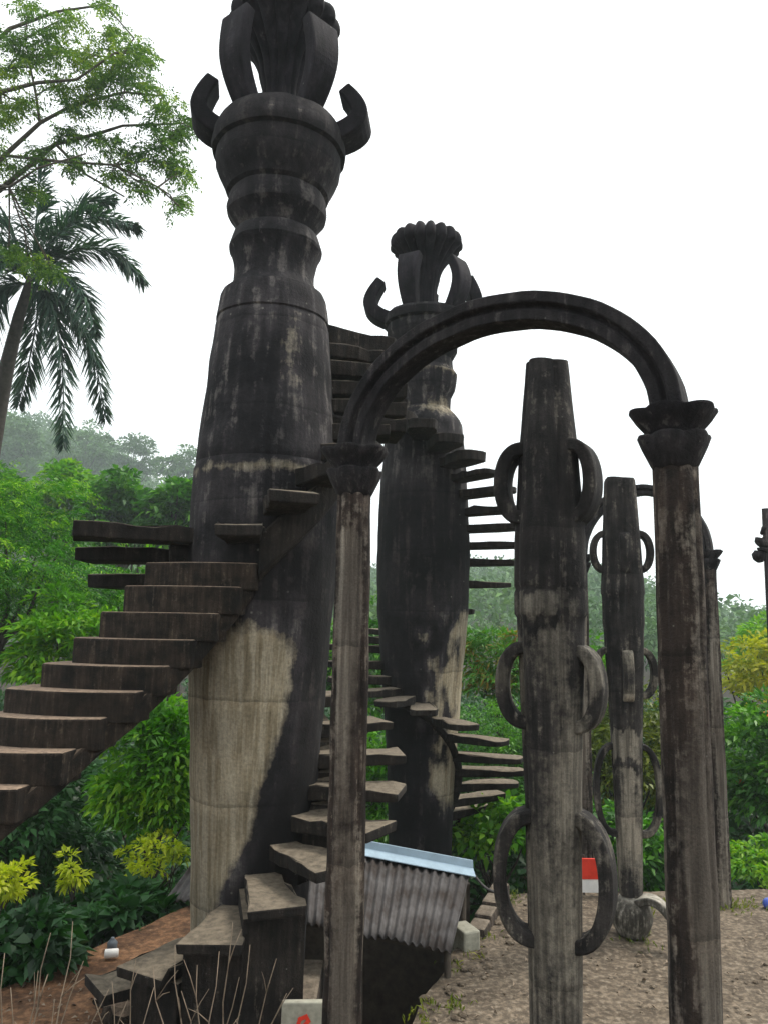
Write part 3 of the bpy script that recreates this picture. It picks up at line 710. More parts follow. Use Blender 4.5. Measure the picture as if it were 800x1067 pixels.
# ------------------------------------------------------------------ shed roof in the pit
def rough_sheet(c0, c1, c2, c3, ncor, amp, name, parent, thick=.012):
    """corrugated sheet: c0-c1 upper edge, c3-c2 lower edge"""
    nu = ncor * 8; nv = 6; V = []; Fc = []
    nrm = (c1 - c0).cross(c3 - c0).normalized(); nrm = nrm if nrm.z > 0 else -nrm
    for L_ in (0, 1):
        for j in range(nv + 1):
            for i in range(nu + 1):
                u = i / nu; v = j / nv; p = (c0.lerp(c1, u)).lerp(c3.lerp(c2, u), v)
                e = .045 * mnoise.noise(Vector((int(u * ncor / 3) * 3.1, 5, 0))) if j == nv else 0
                dent = .014 * mnoise.noise(Vector((p.x * 2.2, p.y * 2.2, 3))) - .02 * math.sin(PI * v) * math.sin(PI * u)
                V.append(p + nrm * (amp * math.sin(2 * PI * u * ncor) * (1 + .3 * mnoise.noise(Vector((p.x * 4, p.y * 3, 8)))) + dent - L_ * thick) + (c3 - c0).normalized() * e)
    n1 = nu + 1; B = n1 * (nv + 1)
    for j in range(nv):
        for i in range(nu):
            q = (j * n1 + i, j * n1 + i + 1, (j + 1) * n1 + i + 1, (j + 1) * n1 + i); Fc.append(q); Fc.append(tuple(B + k for k in q[::-1]))
    for i in range(nu):
        a = nv * n1 + i; Fc.append((a, a + 1, B + a + 1, B + a)); Fc.append((i + 1, i, B + i, B + i + 1))
    for j in range(nv):
        a = j * n1; Fc.append((a, a + n1, B + a + n1, B + a)); a += nu; Fc.append((a + n1, a, B + a, B + a + n1))
    return mk(name, V, Fc, M['tin'], parent)
rA = at(300, 874, 8.15); rB = at(489, 910, 7.75); rC = at(470, 990, 6.45); rD = at(296, 958, 6.75)
sr = empty('shed', ((rA.x + rC.x) / 2, (rA.y + rC.y) / 2, -2.5)); tag(sr, 'sunken shed under a grey corrugated roof with a pale blue ridge strip', 'shed')
rf = rough_sheet(rA, rB, rC, rD, 21, .016, 'roof', sr)
# rear slope
back = (rA - rD); back.z = -back.z * 1.0
rough_sheet(rA + Vector((0, .02, .0)), rB + Vector((0, .02, .0)), rB + back * .7, rA + back * .7, 21, .016, 'roof', sr)
up = Vector((0, 0, 1)); m = MB()
fr = (rD - rA).normalized(); bk = back.normalized()
for (p, q) in ((rA, rB),):
    ex = (q - p).normalized(); p = p - ex * .02; q = q + ex * .03
    top = up * .07
    V = [p + top + fr * -.04, q + top + fr * -.04, q + up * .035 + fr * .12, p + up * .035 + fr * .12, p + up * .03 + bk * .12, q + up * .03 + bk * .12]
    V += [v - up * .008 for v in V]
    m.add(V, [(0, 1, 2, 3), (1, 0, 4, 5), (9, 8, 7, 6), (6, 7, 11, 10), (3, 2, 8, 9), (5, 4, 10, 11), (0, 3, 9, 6), (4, 0, 6, 10), (2, 1, 7, 8), (1, 5, 11, 7)])
    # raised front lip
V = [p + up * .12 + fr * .0, q + up * .12 + fr * .0, q + up * .036 + fr * .02, p + up * .036 + fr * .02]; V += [v - fr * .012 for v in V]
m.add(V, [(0, 1, 2, 3), (7, 6, 5, 4), (0, 4, 5, 1), (1, 5, 6, 2), (2, 6, 7, 3), (3, 7, 4, 0)])
m.build('ridge_cap', M['flash'], rf)
for t, s_ in ((.04, .93), (.97, .93), (.04, .06), (.97, .06)):
    p = (rA.lerp(rB, t)).lerp(rD.lerp(rC, t), s_); m = MB(); m.tube([(p.x, p.y, -2.7), (p.x, p.y, p.z - .03)], .03, 8); m.build('post', M['wood'], sr, smooth=True)
m = MB(); e0 = rD.lerp(rC, .02) - fr * .08 - up * .05; e1 = rD.lerp(rC, .98) - fr * .08 - up * .05; m.tube([e0, e1], .025, 6); m.build('beam', M['wood'], sr)
# rear wall of the shed closes the dark space under the roof
m = MB(); p0 = rA - up * .1; p1 = rB - up * .1
V = [Vector((p0.x, p0.y, -2.7)), Vector((p1.x, p1.y, -2.7)), p1, p0]; V += [v + Vector((0, .06, 0)) for v in V]
m.add(V, [(0, 1, 2, 3), (7, 6, 5, 4), (0, 4, 5, 1), (1, 5, 6, 2), (2, 6, 7, 3), (3, 7, 4, 0)]); m.build('wall', M['wood'], sr)
# slack wire from the roof corner
m = MB(); w0 = rB + up * .05; w1 = at(517, 930, 7.5); m.tube([w0.lerp(w1, t) + Vector((0, 0, -.05 * math.sin(PI * t))) for t in np.linspace(0, 1, 8)], .012, 6)
tag(m.build('cable', M['tin'], smooth=True, origin=w0), 'short slack cable from the roof corner to the terrace edge', 'cable')
# second roof behind the tower foot
q0 = at(203, 896, 8.7); q1 = at(262, 896, 8.9); q2 = at(262, 940, 7.9); q3 = at(172, 937, 7.9)
s2 = empty('shed', ((q0.x + q2.x) / 2, 8.3, -1.5)); tag(s2, 'small grey corrugated roof peeping out left of the pale tower foot', 'shed')
rough_sheet(q0, q1, q2, q3, 12, .014, 'roof', s2)
for q in (q3 + Vector((.06, .1, 0)), q2, q1, q0): m = MB(); m.tube([(q.x, q.y, -1.8), (q.x, q.y, q.z - .03)], .03, 8); m.build('post', M['wood'], s2, smooth=True)

# ------------------------------------------------------------------ ledges and bits
m = MB(); m.box((-.92, 6.42, -.16), (.98, .95, .27)); o = m.build('concrete_ledge', M['wall'], origin=(-.9, 6.4, -.3)); bevel(o, .03); tag(o, 'brown concrete slab ledge under the roof eave left of the left column', 'ledge')
pb = at(484, 960, 7.15); m = MB(); m.box((pb.x, pb.y, pb.z - .14), (.16, .26, .2), .4); m.box((pb.x - .02, pb.y, (pb.z - .24 - 2.5) / 2), (.16, .26, 2.5 + pb.z - .24), .4)
o = m.build('concrete_post', M['block'], origin=(pb.x, pb.y, -2.5)); tag(o, 'pale concrete post top beside the corrugated roof corner', 'post'); bevel(o, .015)
bb = at(317, 1045, 5.0); root = empty('painted_board', (bb.x, bb.y, -2.6)); tag(root, 'pale upright board with a red painted mark at the bottom edge', 'board')
m = MB(); m.box((bb.x, bb.y + .03, (bb.z - 2.6) / 2), (.27, .05, bb.z + 2.6), .06); bevel(m.build('board', M['block'], root), .01)
m = MB(); zc_ = bb.z - .14
def stroke(pts):
    for a, b in zip(pts, pts[1:]):
        a = Vector((bb.x + a[0], bb.y + a[0] * .06 - .001, zc_ + a[1])); b = Vector((bb.x + b[0], bb.y + b[0] * .06 - .001, zc_ + b[1])); d = (b - a).normalized() * .011; s = Vector((-d.z, 0, d.x))
        V = [a - d - s, b + d - s, b + d + s, a - d + s]; V += [v + Vector((0, -.003 - .001 * len(m.v) / 8, 0)) for v in V]; m.add(V, [(3, 2, 1, 0), (4, 5, 6, 7), (0, 1, 5, 4), (1, 2, 6, 5), (2, 3, 7, 6), (3, 0, 4, 7)])
stroke([(-.05, -.03), (-.02, .05), (.015, .065), (.03, .04)]); stroke([(-.045, -.05), (-.01, .0), (.02, .03)]); stroke([(-.02, -.06), (.02, -.01), (.05, -.04), (.06, -.1)]); stroke([(0, -.02), (.01, -.09)]); stroke([(-.06, -.08), (-.02, -.12)])
m.build('painted_mark', M['red'], root)
# red and white board behind the middle column
sb = gnd(622, 934); root = empty('warning_board', (sb.x, sb.y, 0)); tag(root, 'small red and white board standing behind the lowest handle of the middle column', 'board')
m = MB(); m.box((sb.x, sb.y, .27), (.33, .03, .2)); m.build('board', M['red'], root); m = MB(); m.box((sb.x - .02, sb.y, .1), (.28, .03, .12)); m.build('lower_panel', M['white'], root)
for s_ in (-.13, .13): m = MB(); m.tube([(sb.x + s_, sb.y + .03, -.03), (sb.x + s_, sb.y + .03, .4)], .012, 6); m.build('leg', M['wood'], root)
# litter on the floor edge
p = gnd(109, 1000); m = MB()
V, Fc = lathe(0, 0, [(0, .03), (.004, .034), (.1, .034), (.108, .028)], 20)
Mx = Matrix.Translation((p.x, p.y, .045)) @ Matrix.Rotation(R(12), 4, 'Z') @ Matrix.Rotation(R(90), 4, 'Y')
V = [Mx @ Vector(v) for v in V]; tag(mk('cup', V, Fc, M['white'], origin=(p.x, p.y, 0)), 'white cup lying on the terracotta floor edge', 'cup')
p = gnd(117, 990); V, Fc = lathe(p.x, p.y, [(0, .035), (.01, .04), (.06, .042), (.075, .03), (.09, .015), (.1, .015)], 20); tag(mk('bottle', V, Fc, M['grey'], origin=(p.x, p.y, 0)), 'small dark bottle beside the white cup on the floor edge', 'bottle')
p = gnd(801, 947); V, Fc = lathe(p.x, p.y, [(0, .03), (.012, .05), (.04, .062), (.075, .055), (.095, .035), (.1, .01)], 24); tag(mk('ball', V, Fc, M['blue'], origin=(p.x, p.y, 0)), 'dark blue ball at the right edge of the terrace', 'ball')

# rocks and rubble
def rock(p, r, mat, label, grp, rnd):
    bm = bmesh.new(); bmesh.ops.create_icosphere(bm, subdivisions=2, radius=r); s = rnd.uniform(0, 99)
    for v in bm.verts:
        k = 1 + .45 * mnoise.noise(v.co * (1.6 / r) + Vector((s, s, 0))); v.co *= k; v.co.z *= .6; v.co.x *= 1.2
    V = [v.co + Vector(p) + Vector((0, 0, r * .25)) for v in bm.verts]; Fc = [tuple(q.index for q in f.verts) for f in bm.faces]; bm.free()
    o = mk('rock', V, Fc, mat, smooth=False, origin=(p[0], p[1], p[2])); tag(o, label, 'rock', grp); return o
rnd = random.Random(5)
for i, (px_, py_, r_) in enumerate([(128, 1062, .13), (160, 1050, .1), (112, 1045, .08), (178, 1072, .12), (146, 1030, .07), (200, 1062, .11)]):
    rock(gnd(px_, py_), r_, M['brownstep'], 'dark lump of rubble at the foot of the near stairs', 'rubble at the foot of the near stairs', rnd)
rnd = random.Random(8)
for i in range(46):
    t = rnd.uniform(0, 1) ** .8; p = P2.lerp(P1, t); q = p + Vector((rnd.uniform(.02, .4), rnd.uniform(-.1, .1), 0))
    rock((q.x, q.y, 0.0), rnd.uniform(.012, .04), M['dirt'], 'grey brown pebble loose on the dirt beside the pit edge', 'loose stones along the pit edge', rnd)
for i in range(60):
    q = gnd(rnd.uniform(590, 800), rnd.uniform(975, 1060)); rock((q.x, q.y, 0.0), rnd.uniform(.006, .02), M['dirt'], 'tiny stone on the open dirt of the terrace', 'tiny stones on the terrace dirt', rnd)
# kerb along the pit edge of the terrace
m = MB(); a = P2.copy(); b = P2.lerp(P1, .42)
d = (b - a).normalized(); s = Vector((-d.y, d.x, 0)); s = s if s.x > 0 else -s; h = .14
for i in range(4):
    u0 = a.lerp(b, i / 4 + .01); u1 = a.lerp(b, (i + 1) / 4 - .01); hh = h - .02 * i
    V = [u0, u1, u1 + s * .17, u0 + s * .17]; V = [Vector((v.x, v.y, -.1)) for v in V] + [Vector((v.x, v.y, hh)) for v in V]
    m.add(V, [(3, 2, 1, 0), (4, 5, 6, 7), (0, 1, 5, 4), (1, 2, 6, 5), (2, 3, 7, 6), (3, 0, 4, 7)])
o = m.build('kerb', M['wall'], origin=(a.x, a.y, 0)); bevel(o, .025, 2); tag(o, 'low worn concrete kerb along the pit edge of the terrace', 'kerb')

# ------------------------------------------------------------------ vegetation
def unit(a): return a / (np.linalg.norm(a, axis=1, keepdims=True) + 1e-9)
def leaf_geo(P, D, L, W, rng, fold=0.25):
    """one folded, pointed leaf per point; returns vertices and quads"""
    n = len(P); D = unit(D); U = unit(rng.normal(0, .45, (n, 3)) + np.array([0, 0, 1.0]))
    S = unit(np.cross(D, U)); Nn = np.cross(S, D)
    L = np.broadcast_to(L, (n,))[:, None] * rng.uniform(.65, 1.25, (n, 1)); W = np.broadcast_to(W, (n,))[:, None] * rng.uniform(.75, 1.2, (n, 1))
    a = P; m = P + D * L * .45 - Nn * W * fold * .3; t = P + D * L - np.array([0, 0, 1.0]) * L * .18
    V = np.stack([a, m + S * W / 2 + Nn * W * fold, t, m - S * W / 2 + Nn * W * fold], 1).reshape(-1, 3)
    return V, np.arange(n * 4, dtype=np.int32).reshape(-1, 4)
def spray_pts(P, D, k, length, leafL, rng, droop=.35, angle=.9):
    """compound leaves: every P,D becomes a drooping rachis with k leaflets; returns leaflet bases and directions"""
    n = len(P); D = unit(D); t = np.linspace(.12, 1, k)[None, :, None]
    L = length * rng.uniform(.7, 1.25, (n, 1, 1))
    dr = np.array([0, 0, -1.0])[None, None, :]
    pos = P[:, None, :] + D[:, None, :] * t * L + dr * droop * L * t ** 2
    side = unit(np.cross(D, np.array([0, 0, 1.0]) + rng.normal(0, .3, (n, 3))))[:, None, :]
    sg = np.where(np.arange(k) % 2 == 0, 1, -1)[None, :, None]
    dd = D[:, None, :] * .55 + side * sg * angle + dr * (.15 + .25 * t) + rng.normal(0, .12, (n, k, 3))
    return pos.reshape(-1, 3), dd.reshape(-1, 3)
def crown_pts(c, rad, nclump, rc, per, rng, low=-.75, flat=.6):
    """clumps scattered towards the outside of an uneven ellipsoid; leaves gather on each clump's shell"""
    u = unit(rng.normal(0, 1, (nclump * 3, 3))); u = u[u[:, 2] > low][:nclump]; n = len(u)
    rr = rng.uniform(.25, 1.0, (n, 1)) ** .55
    bump = np.array([[1 + .32 * mnoise.noise(Vector(tuple(x * 1.7 + rng_off)))] for x, rng_off in ((q, np.array([c[0], c[1], 0.0])) for q in u)])
    C = np.array(c) + u * rr * bump * np.array(rad)
    v = unit(rng.normal(0, 1, (n, per, 3)).reshape(-1, 3)).reshape(n, per, 3); v[..., 2] = np.abs(v[..., 2]) * 1.0 - .35
    cs = rc * rng.uniform(.6, 1.35, (n, 1, 1))
    P = C[:, None, :] + v * cs * (rng.uniform(.2, 1, (n, per, 1)) ** .5) * np.array([1, 1, flat])
    D = v * .8 + (C - np.array(c))[:, None, :] / max(rad) * .5 + rng.normal(0, .4, (n, per, 3)) + np.array([0, 0, -.15])
    return P.reshape(-1, 3), D.reshape(-1, 3), C
def limbs(m, base, fork, C, rng, r0, n=9):
    """tapered trunk with limbs that reach into the crown"""
    base = Vector(base); fork = Vector(fork); mid = base.lerp(fork, .5) + Vector((rng.uniform(-.15, .15), rng.uniform(-.15, .15), 0))
    m.tube([base - Vector((0, 0, .3)), base.lerp(mid, .5), mid, fork], [r0 * 1.3, r0, r0 * .85, r0 * .7], 8)
    idx = rng.permutation(len(C))[:n]
    for i in idx:
        e = Vector(tuple(C[i])); st = base.lerp(fork, rng.uniform(.6, 1)); q = st.lerp(e, .5) + Vector((0, 0, -.1 * (e - st).length)) + Vector(tuple(rng.normal(0, .06, 3) * (e - st).length))
        m.tube([st, st.lerp(q, .55), q, q.lerp(e, .6), e], [r0 * .5, r0 * .4, r0 * .28, r0 * .16, r0 * .06], 6, cap=False)
def plant(name, cat, label, box, Y, mat, leaf, nclump, per, rng_seed, rc=None, kind='leaf', spray=None, group=None, bark='darkbark', r0=None, deep=.8, low=-.75, flat=.6, nl=9, flowers=None, parts=('crown', 'trunk')):
    rng = np.random.default_rng(rng_seed); x0, y0, x1, y1 = box
    a = at(x0, (y0 + y1) / 2, Y); b = at(x1, (y0 + y1) / 2, Y); tp = at((x0 + x1) / 2, y0, Y); bt = at((x0 + x1) / 2, y1, Y)
    c = np.array([(a.x + b.x) / 2, Y, (tp.z + bt.z) / 2]); rx = (b.x - a.x) / 2; rz = (tp.z - bt.z) / 2; rad = np.array([rx * .86, rx * deep, rz * .86])
    rc = rc or min(rx, rz) * .34; g = ground(c[0], c[1])
    root = empty(name, (c[0], c[1], g)); tag(root, label, cat, group)
    if kind == 'leaf':
        P, D, C = crown_pts(c, rad, nclump, rc, per, rng, low, flat)
    else:
        P, D, C = crown_pts(c, rad, nclump, rc, per, rng, low, flat)
        P, D = spray_pts(P, D * np.array([1, 1, .35]), spray[0], spray[1], leaf[0], rng, .3)
    V, Fq_ = leaf_geo(P, D, leaf[0], leaf[1], rng)
    mk(parts[0], V.astype(np.float32), Fq_, mat, root, smooth=False)
    m = MB(); f = Vector((c[0], c[1], max(g + .2, c[2] - rz * .75)))
    limbs(m, (c[0] + rng.uniform(-.2, .2), c[1], g), f, C, rng, r0 or max(.03, rx * .06), nl)
    m.build(parts[1], M[bark], root, smooth=True)
    if flowers:
        idx = rng.permutation(len(C))[:flowers[0]]; Pp = C[idx] + np.array([0, -rc * .7, rc * .5]); k = 26
        Pf = np.repeat(Pp, k, 0) + rng.normal(0, flowers[1], (len(Pp) * k, 3)); V, Fq_ = leaf_geo(Pf, rng.normal(0, 1, Pf.shape), flowers[1] * 1.1, flowers[1] * .7, rng)
        mk('flowers', V.astype(np.float32), Fq_, M['orange'], root, smooth=False)
    return root

# left side
plant('feathery_tree', 'tree', 'feathery tree with layered drooping green fronds at the left edge', (-150, 478, 118, 690), 13, G['fern'], (.075, .026), 120, 22, 1, rc=.55, kind='spray', spray=(18, .55), flat=.3, nl=16, r0=.14)
plant('shrub', 'shrub', 'yellowish green bush below the feathery tree, behind the brown stairs', (5, 610, 140, 745), 11.6, G['bright'], (.15, .05), 75, 60, 2)
plant('shrub', 'shrub', 'mid green bush just left of the near tower above the brown stairs', (100, 575, 220, 730), 14.2, G['mid'], (.15, .06), 80, 60, 3)
plant('glossy_shrub', 'shrub', 'glossy bright green leafy shrub between the brown stairs and the pale tower foot', (92, 715, 226, 905), 9.6, G['bright'], (.135, .05), 95, 70, 4)
plant('shrub', 'shrub', 'dark green shaded bush under the brown stairs at the left edge', (-80, 735, 120, 955), 10.2, G['dark'], (.16, .06), 95, 60, 5, nl=20)
plant('small_shrub', 'shrub', 'small yellow green leafy clump cut by the left edge under the stairs', (-28, 893, 34, 962), 7.4, G['yellow'], (.085, .035), 16, 34, 6, nl=5, parts=('leaves', 'stem'))
plant('small_shrub', 'shrub', 'yellow green sprig standing in the shade above the floor edge', (58, 868, 100, 945), 7.9, G['yellow'], (.085, .032), 9, 26, 7, nl=6, parts=('leaves', 'stem'))
plant('small_shrub', 'shrub', 'yellow topped shrub touching the left side of the pale tower foot', (118, 862, 212, 925), 8.8, G['yellow'], (.085, .032), 22, 30, 8, nl=7, parts=('leaves', 'stem'))
plant('broadleaf_plant', 'plant', 'low dark broad leaved plants along the terracotta floor edge', (55, 925, 215, 1000), 7.9, G['dark'], (.2, .1), 60, 26, 9, nl=8, parts=('leaves', 'stem'), low=-.4)
plant('broadleaf_plant', 'plant', 'broad leaved green plant lower left behind the terracotta floor', (-60, 945, 90, 1035), 6.7, G['dark'], (.17, .085), 40, 24, 10, nl=8, parts=('leaves', 'stem'), low=-.4)
tl = 'trees behind the left garden'
plant('leafy_tree', 'tree', 'leafy green tree in the tree line, cut by the left edge above the feathery tree', (-60, 474, 40, 590), 30, G['mid'], (.36, .2), 70, 55, 11, group=tl, r0=.2)
plant('leafy_tree', 'tree', 'leafy green tree in the tree line directly below the hanging palm fronds', (22, 474, 110, 590), 33, G['bright'], (.36, .2), 75, 55, 12, group=tl, r0=.2)
plant('leafy_tree', 'tree', 'leafy green tree in the middle of the tree line left of the near tower', (88, 482, 170, 600), 31, G['mid'], (.36, .2), 75, 55, 13, group=tl, r0=.2)
plant('leafy_tree', 'tree', 'leafy green tree in the tree line touching the left side of the near tower', (150, 492, 236, 610), 29, G['mid'], (.34, .19), 75, 55, 14, group=tl, r0=.2)
ms = 'misty trees on the far skyline'
for i, (bx, Yd, lb) in enumerate((((-30, 425, 50, 500), 150, 'misty pale tree on the far skyline at the left edge'), ((48, 440, 120, 505), 160, 'misty pale tree on the far skyline right of the palm trunk'),
                                  ((108, 452, 176, 510), 170, 'misty feathery tree in the middle of the far left skyline'), ((160, 462, 232, 515), 160, 'misty feathery tree on the skyline beside the near tower'))):
    plant('misty_tree', 'tree', lb, bx, Yd, G['far'], (.8, .45), 55, 60, 15 + i, group=ms, r0=.4, rc=1.7)
# middle
plant('shrub', 'shrub', 'green bush glimpsed between the two towers behind the left column', (325, 620, 440, 770), 15, G['mid'], (.15, .06), 75, 55, 21)
plant('shrub', 'shrub', 'low green bush behind the shed roof at the far tower foot', (318, 745, 440, 905), 12.2, G['mid'], (.15, .06), 80, 50, 22)
plant('leafy_tree', 'tree', 'small tree with red leaf tips right of the far tower', (470, 638, 566, 750), 14.5, G['redtip'], (.17, .05), 60, 55, 23)
plant('feathery_tree', 'tree', 'dark green ferny tree between the far tower and the middle column', (462, 710, 580, 885), 12.8, G['mid'], (.07, .03), 70, 18, 24, kind='spray', spray=(14, .45), rc=.4)
plant('broadleaf_plant', 'plant', 'bright broad leaved plant right above the shed roof corner', (452, 828, 575, 918), 10.6, G['bright'], (.15, .085), 45, 26, 25, parts=('leaves', 'stem'), low=-.4)
plant('leafy_tree', 'tree', 'bright green tree seen between the middle column and the slim looped column', (556, 655, 660, 800), 16, G['bright'], (.17, .07), 70, 50, 26)
plant('leafy_tree', 'tree', 'olive yellow bush behind the slim looped column', (585, 690, 722, 890), 13.2, G['olive'], (.13, .05), 95, 60, 27)
plant('shrub', 'shrub', 'low green plants behind the terrace edge near the bulb foot', (555, 830, 720, 935), 10.4, G['mid'], (.13, .055), 75, 45, 28)
# right
plant('leafy_tree', 'tree', 'pale green tree top against the sky at the right edge', (762, 628, 880, 735), 24, G['bright'], (.26, .11), 60, 45, 31)
plant('golden_tree', 'tree', 'golden yellow tree right of the right column', (735, 656, 880, 745), 17.5, G['gold'], (.17, .07), 80, 50, 32)
plant('flowering_tree', 'tree', 'dark green tree with orange flowers at the right edge', (738, 705, 890, 892), 12, G['mid'], (.15, .055), 120, 60, 33, flowers=(9, .05))
plant('shrub', 'shrub', 'bright yellow green low bush at the terrace edge on the right', (745, 868, 880, 948), 9.8, G['bright'], (.09, .04), 60, 45, 34, parts=('leaves', 'stem'), low=-.4)
plant('shrub', 'shrub', 'dark bush behind the right column', (660, 700, 780, 900), 14, G['dark'], (.15, .06), 80, 50, 35)

# undergrowth: nobody could count it
rng = np.random.default_rng(50); Vs = []; n = 0
pts = []
while len(pts) < 9000:
    az = rng.uniform(-38, 38); r = 7.6 + 34 * rng.uniform(0, 1) ** 1.5; x = r * math.sin(R(az)); y = r * math.cos(R(az))
    if abs(x - .3) < 2.2 and y < 10.0: continue
    if x > -.2 and y < 9.2: continue
    if x < -.5 and (Vector((x, y, 0)) - Q1).cross(qd).z > -.25: continue
    pts.append((x, y, ground(x, y) + rng.uniform(-.05, .55 + .03 * r)))
P = np.array(pts); k = 9; sc = (.13 + .006 * np.hypot(P[:, 0], P[:, 1])).repeat(k)
P = P.repeat(k, 0) + rng.normal(0, 1, (len(P) * k, 3)) * sc[:, None] * np.array([1.4, 1.4, .8]); D = rng.normal(0, .8, P.shape) + np.array([0, 0, .45])
V, Fq_ = leaf_geo(P, D, sc, sc * .45, rng)
tag(mk('undergrowth', V.astype(np.float32), Fq_, G['dark'], smooth=False), kind='stuff')
# forest on the hillsides
pts = []; rad = []
while len(pts) < 2700:
    az = rng.uniform(-48, 44); r = math.sqrt(rng.uniform(62 ** 2, 335 ** 2)); x = r * math.sin(R(az)); y = r * math.cos(R(az)); s = rng.uniform(1.6, 3.6) * (1 + r / 170)
    pts.append((x, y, ground(x, y) + s * .9)); rad.append(s)
C = np.array(pts); rad = np.array(rad); k = 190
v = unit(rng.normal(0, 1, (len(C) * k, 3))); v[:, 2] = np.abs(v[:, 2]) * 1.15 - .25; rr = rad.repeat(k)[:, None]
P = C.repeat(k, 0) + v * rr * rng.uniform(.7, 1.08, (len(v), 1)); D = v * .4 + rng.normal(0, .6, v.shape)
V, Fq_ = leaf_geo(P, D, rr[:, 0] * .17, rr[:, 0] * .11, rng)
tag(mk('hillside_forest', V.astype(np.float32), Fq_, G['far'], smooth=False), kind='stuff')

# weeds and fallen leaves on the terrace
rng = np.random.default_rng(61); P = []
def weed(x, y, n, r, z=0):
    for _ in range(n): P.append((x + rng.normal(0, r), y + rng.normal(0, r), z))
for c_, n_, r_ in (((FX, FY - .02), 60, .13), ((fR.x, fR.y), 50, .12), ((fL.x, fL.y), 40, .12), ((CXc, CYc), 40, .15)): weed(c_[0], c_[1], n_, r_)
for i in range(16):
    q = P2.lerp(P1, rng.uniform(-.1, 1)); weed(q.x + rng.uniform(.02, .3), q.y, 14, .05)
for i in range(14):
    q = gnd(rng.uniform(600, 800), 950).lerp(tC, rng.uniform(0, .4)); weed(q.x, q.y, 18, .07)
P = np.array(P); P = P[P[:, 1] > 0]; D = rng.normal(0, .5, P.shape) + np.array([0, 0, .9]); V, Fq_ = leaf_geo(P, D, .07, .014, rng)
tag(mk('weeds', V.astype(np.float32), Fq_, G['olive'], smooth=False), kind='stuff')
P = []
for i in range(420):
    q = gnd(rng.uniform(430, 830), rng.uniform(945, 1150)); 
    if (q - P2).cross(P1 - P2).z < 0 or True: P.append((q.x, q.y, .02))
for i in range(260):
    q = Q1.lerp(Q2, rng.uniform(-.3, 1)); q = q.lerp(sD, rng.uniform(.03, .6)); P.append((q.x, q.y, .012))
P = np.array(P); lx = P1.x + (P2.x - P1.x) * (P[:, 1] - P1.y) / (P2.y - P1.y); keep = (P[:, 0] > lx + .12) | ((P[:, 0] < -1.3) & (P[:, 1] < 6.4))
P = P[keep]; D = rng.normal(0, 1, P.shape) * np.array([1, 1, .12]); V, Fq_ = leaf_geo(P, D, .05, .022, rng, .5)
tag(mk('leaf_litter', V.astype(np.float32), Fq_, M['twig'], smooth=False), kind='stuff')

# ------------------------------------------------------------------ palm
def palm():
    Yp = 20.0; rng = np.random.default_rng(77)
    base = at(-34, 650, Yp); g = ground(base.x, base.y)
    root = empty('palm_tree', (base.x, base.y, g)); tag(root, 'tall palm with hanging feather fronds at the upper left', 'palm tree')
    pts = [Vector((base.x - .2, base.y, g - .4))] + [at(x, y, Yp) for x, y in ((-36, 640), (-16, 520), (-3, 440), (8, 380), (20, 330), (33, 288))]
    m = MB(); m.tube(pts, [.26, .24, .22, .21, .19, .15, .1], 14); m.build('trunk', M['palmbark'], root, smooth=True)
    fr = [[(34, 288, 0), (37, 245, 0), (40, 205, .2), (40, 166, .4)], [(36, 285, 0), (60, 245, -.4), (100, 226, -.8), (142, 236, -1)], [(38, 288, 0), (75, 262, .3), (118, 262, .6), (150, 293, .8)],
          [(36, 290, 0), (62, 240, .8), (88, 212, 1.6), (118, 208, 2.2)], [(34, 296, 0), (52, 315, -.3), (65, 375, -.7), (66, 462, -1)], [(38, 296, 0), (70, 318, 0), (96, 365, 0), (110, 435, 0)],
          [(30, 296, 0), (5, 300, -.4), (-14, 345, -.8), (-22, 410, -1)], [(28, 290, 0), (0, 258, 0), (-35, 258, 0), (-70, 290, 0)], [(28, 286, 0), (8, 235, .5), (-18, 212, 1), (-50, 215, 1.4)], [(30, 292, 0), (10, 270, -.6), (-12, 275, -1.2), (-40, 310, -1.6)],
          [(34, 296, 0), (40, 320, .9), (30, 380, 1.6), (20, 420, 2)], [(36, 292, 0), (60, 285, -.9), (85, 305, -1.5), (100, 345, -2)]]
    for f in fr:
        K = [at(x, y, Yp + d) for x, y, d in f]; n = 34; C = []
        for i in range(n):
            t = i / (n - 1) * 3; j = min(2, int(t)); u = t - j
            p0 = K[max(0, j - 1)]; p1 = K[j]; p2 = K[j + 1]; p3 = K[min(3, j + 2)]
            C.append(.5 * ((2 * p1) + (p2 - p0) * u + (2 * p0 - 5 * p1 + 4 * p2 - p3) * u * u + (3 * p1 - p0 - 3 * p2 + p3) * u ** 3))
        m = MB(); m.tube(C, [.045 * (1 - .8 * i / n) for i in range(n)], 6); o = m.build('frond', G['palm'], root, smooth=True)
        P = []; D = []; L = []; W = []
        for i in range(3, n):
            tt = (C[min(n - 1, i + 1)] - C[i - 1]).normalized(); s = tt.cross(Vector((0, 0, 1))); s = s.normalized() if s.length > .3 else tt.cross(Vector((0, 1, 0))).normalized()
            for sg in (-1, 1):
                for q in range(7):
                    P.append(tuple(C[i] + tt * rng.uniform(-.04, .04))); ro = rng.uniform(-1.1, 1.1); up_ = s.cross(tt); D.append(tuple(tt * .8 + s * sg * .8 * math.cos(ro) + up_ * .7 * math.sin(ro) + Vector((0, 0, -.22 + rng.uniform(-.15, .15))))); L.append(.74 * math.sin(PI * min(.97, .22 + .78 * i / n)) ** .7 + .12); W.append(.06)
        V, Fq_ = leaf_geo(np.array(P), np.array(D), np.array(L), np.array(W), rng, .15); mk('leaflets', V.astype(np.float32), Fq_, G['palm'], o, smooth=False)
palm()

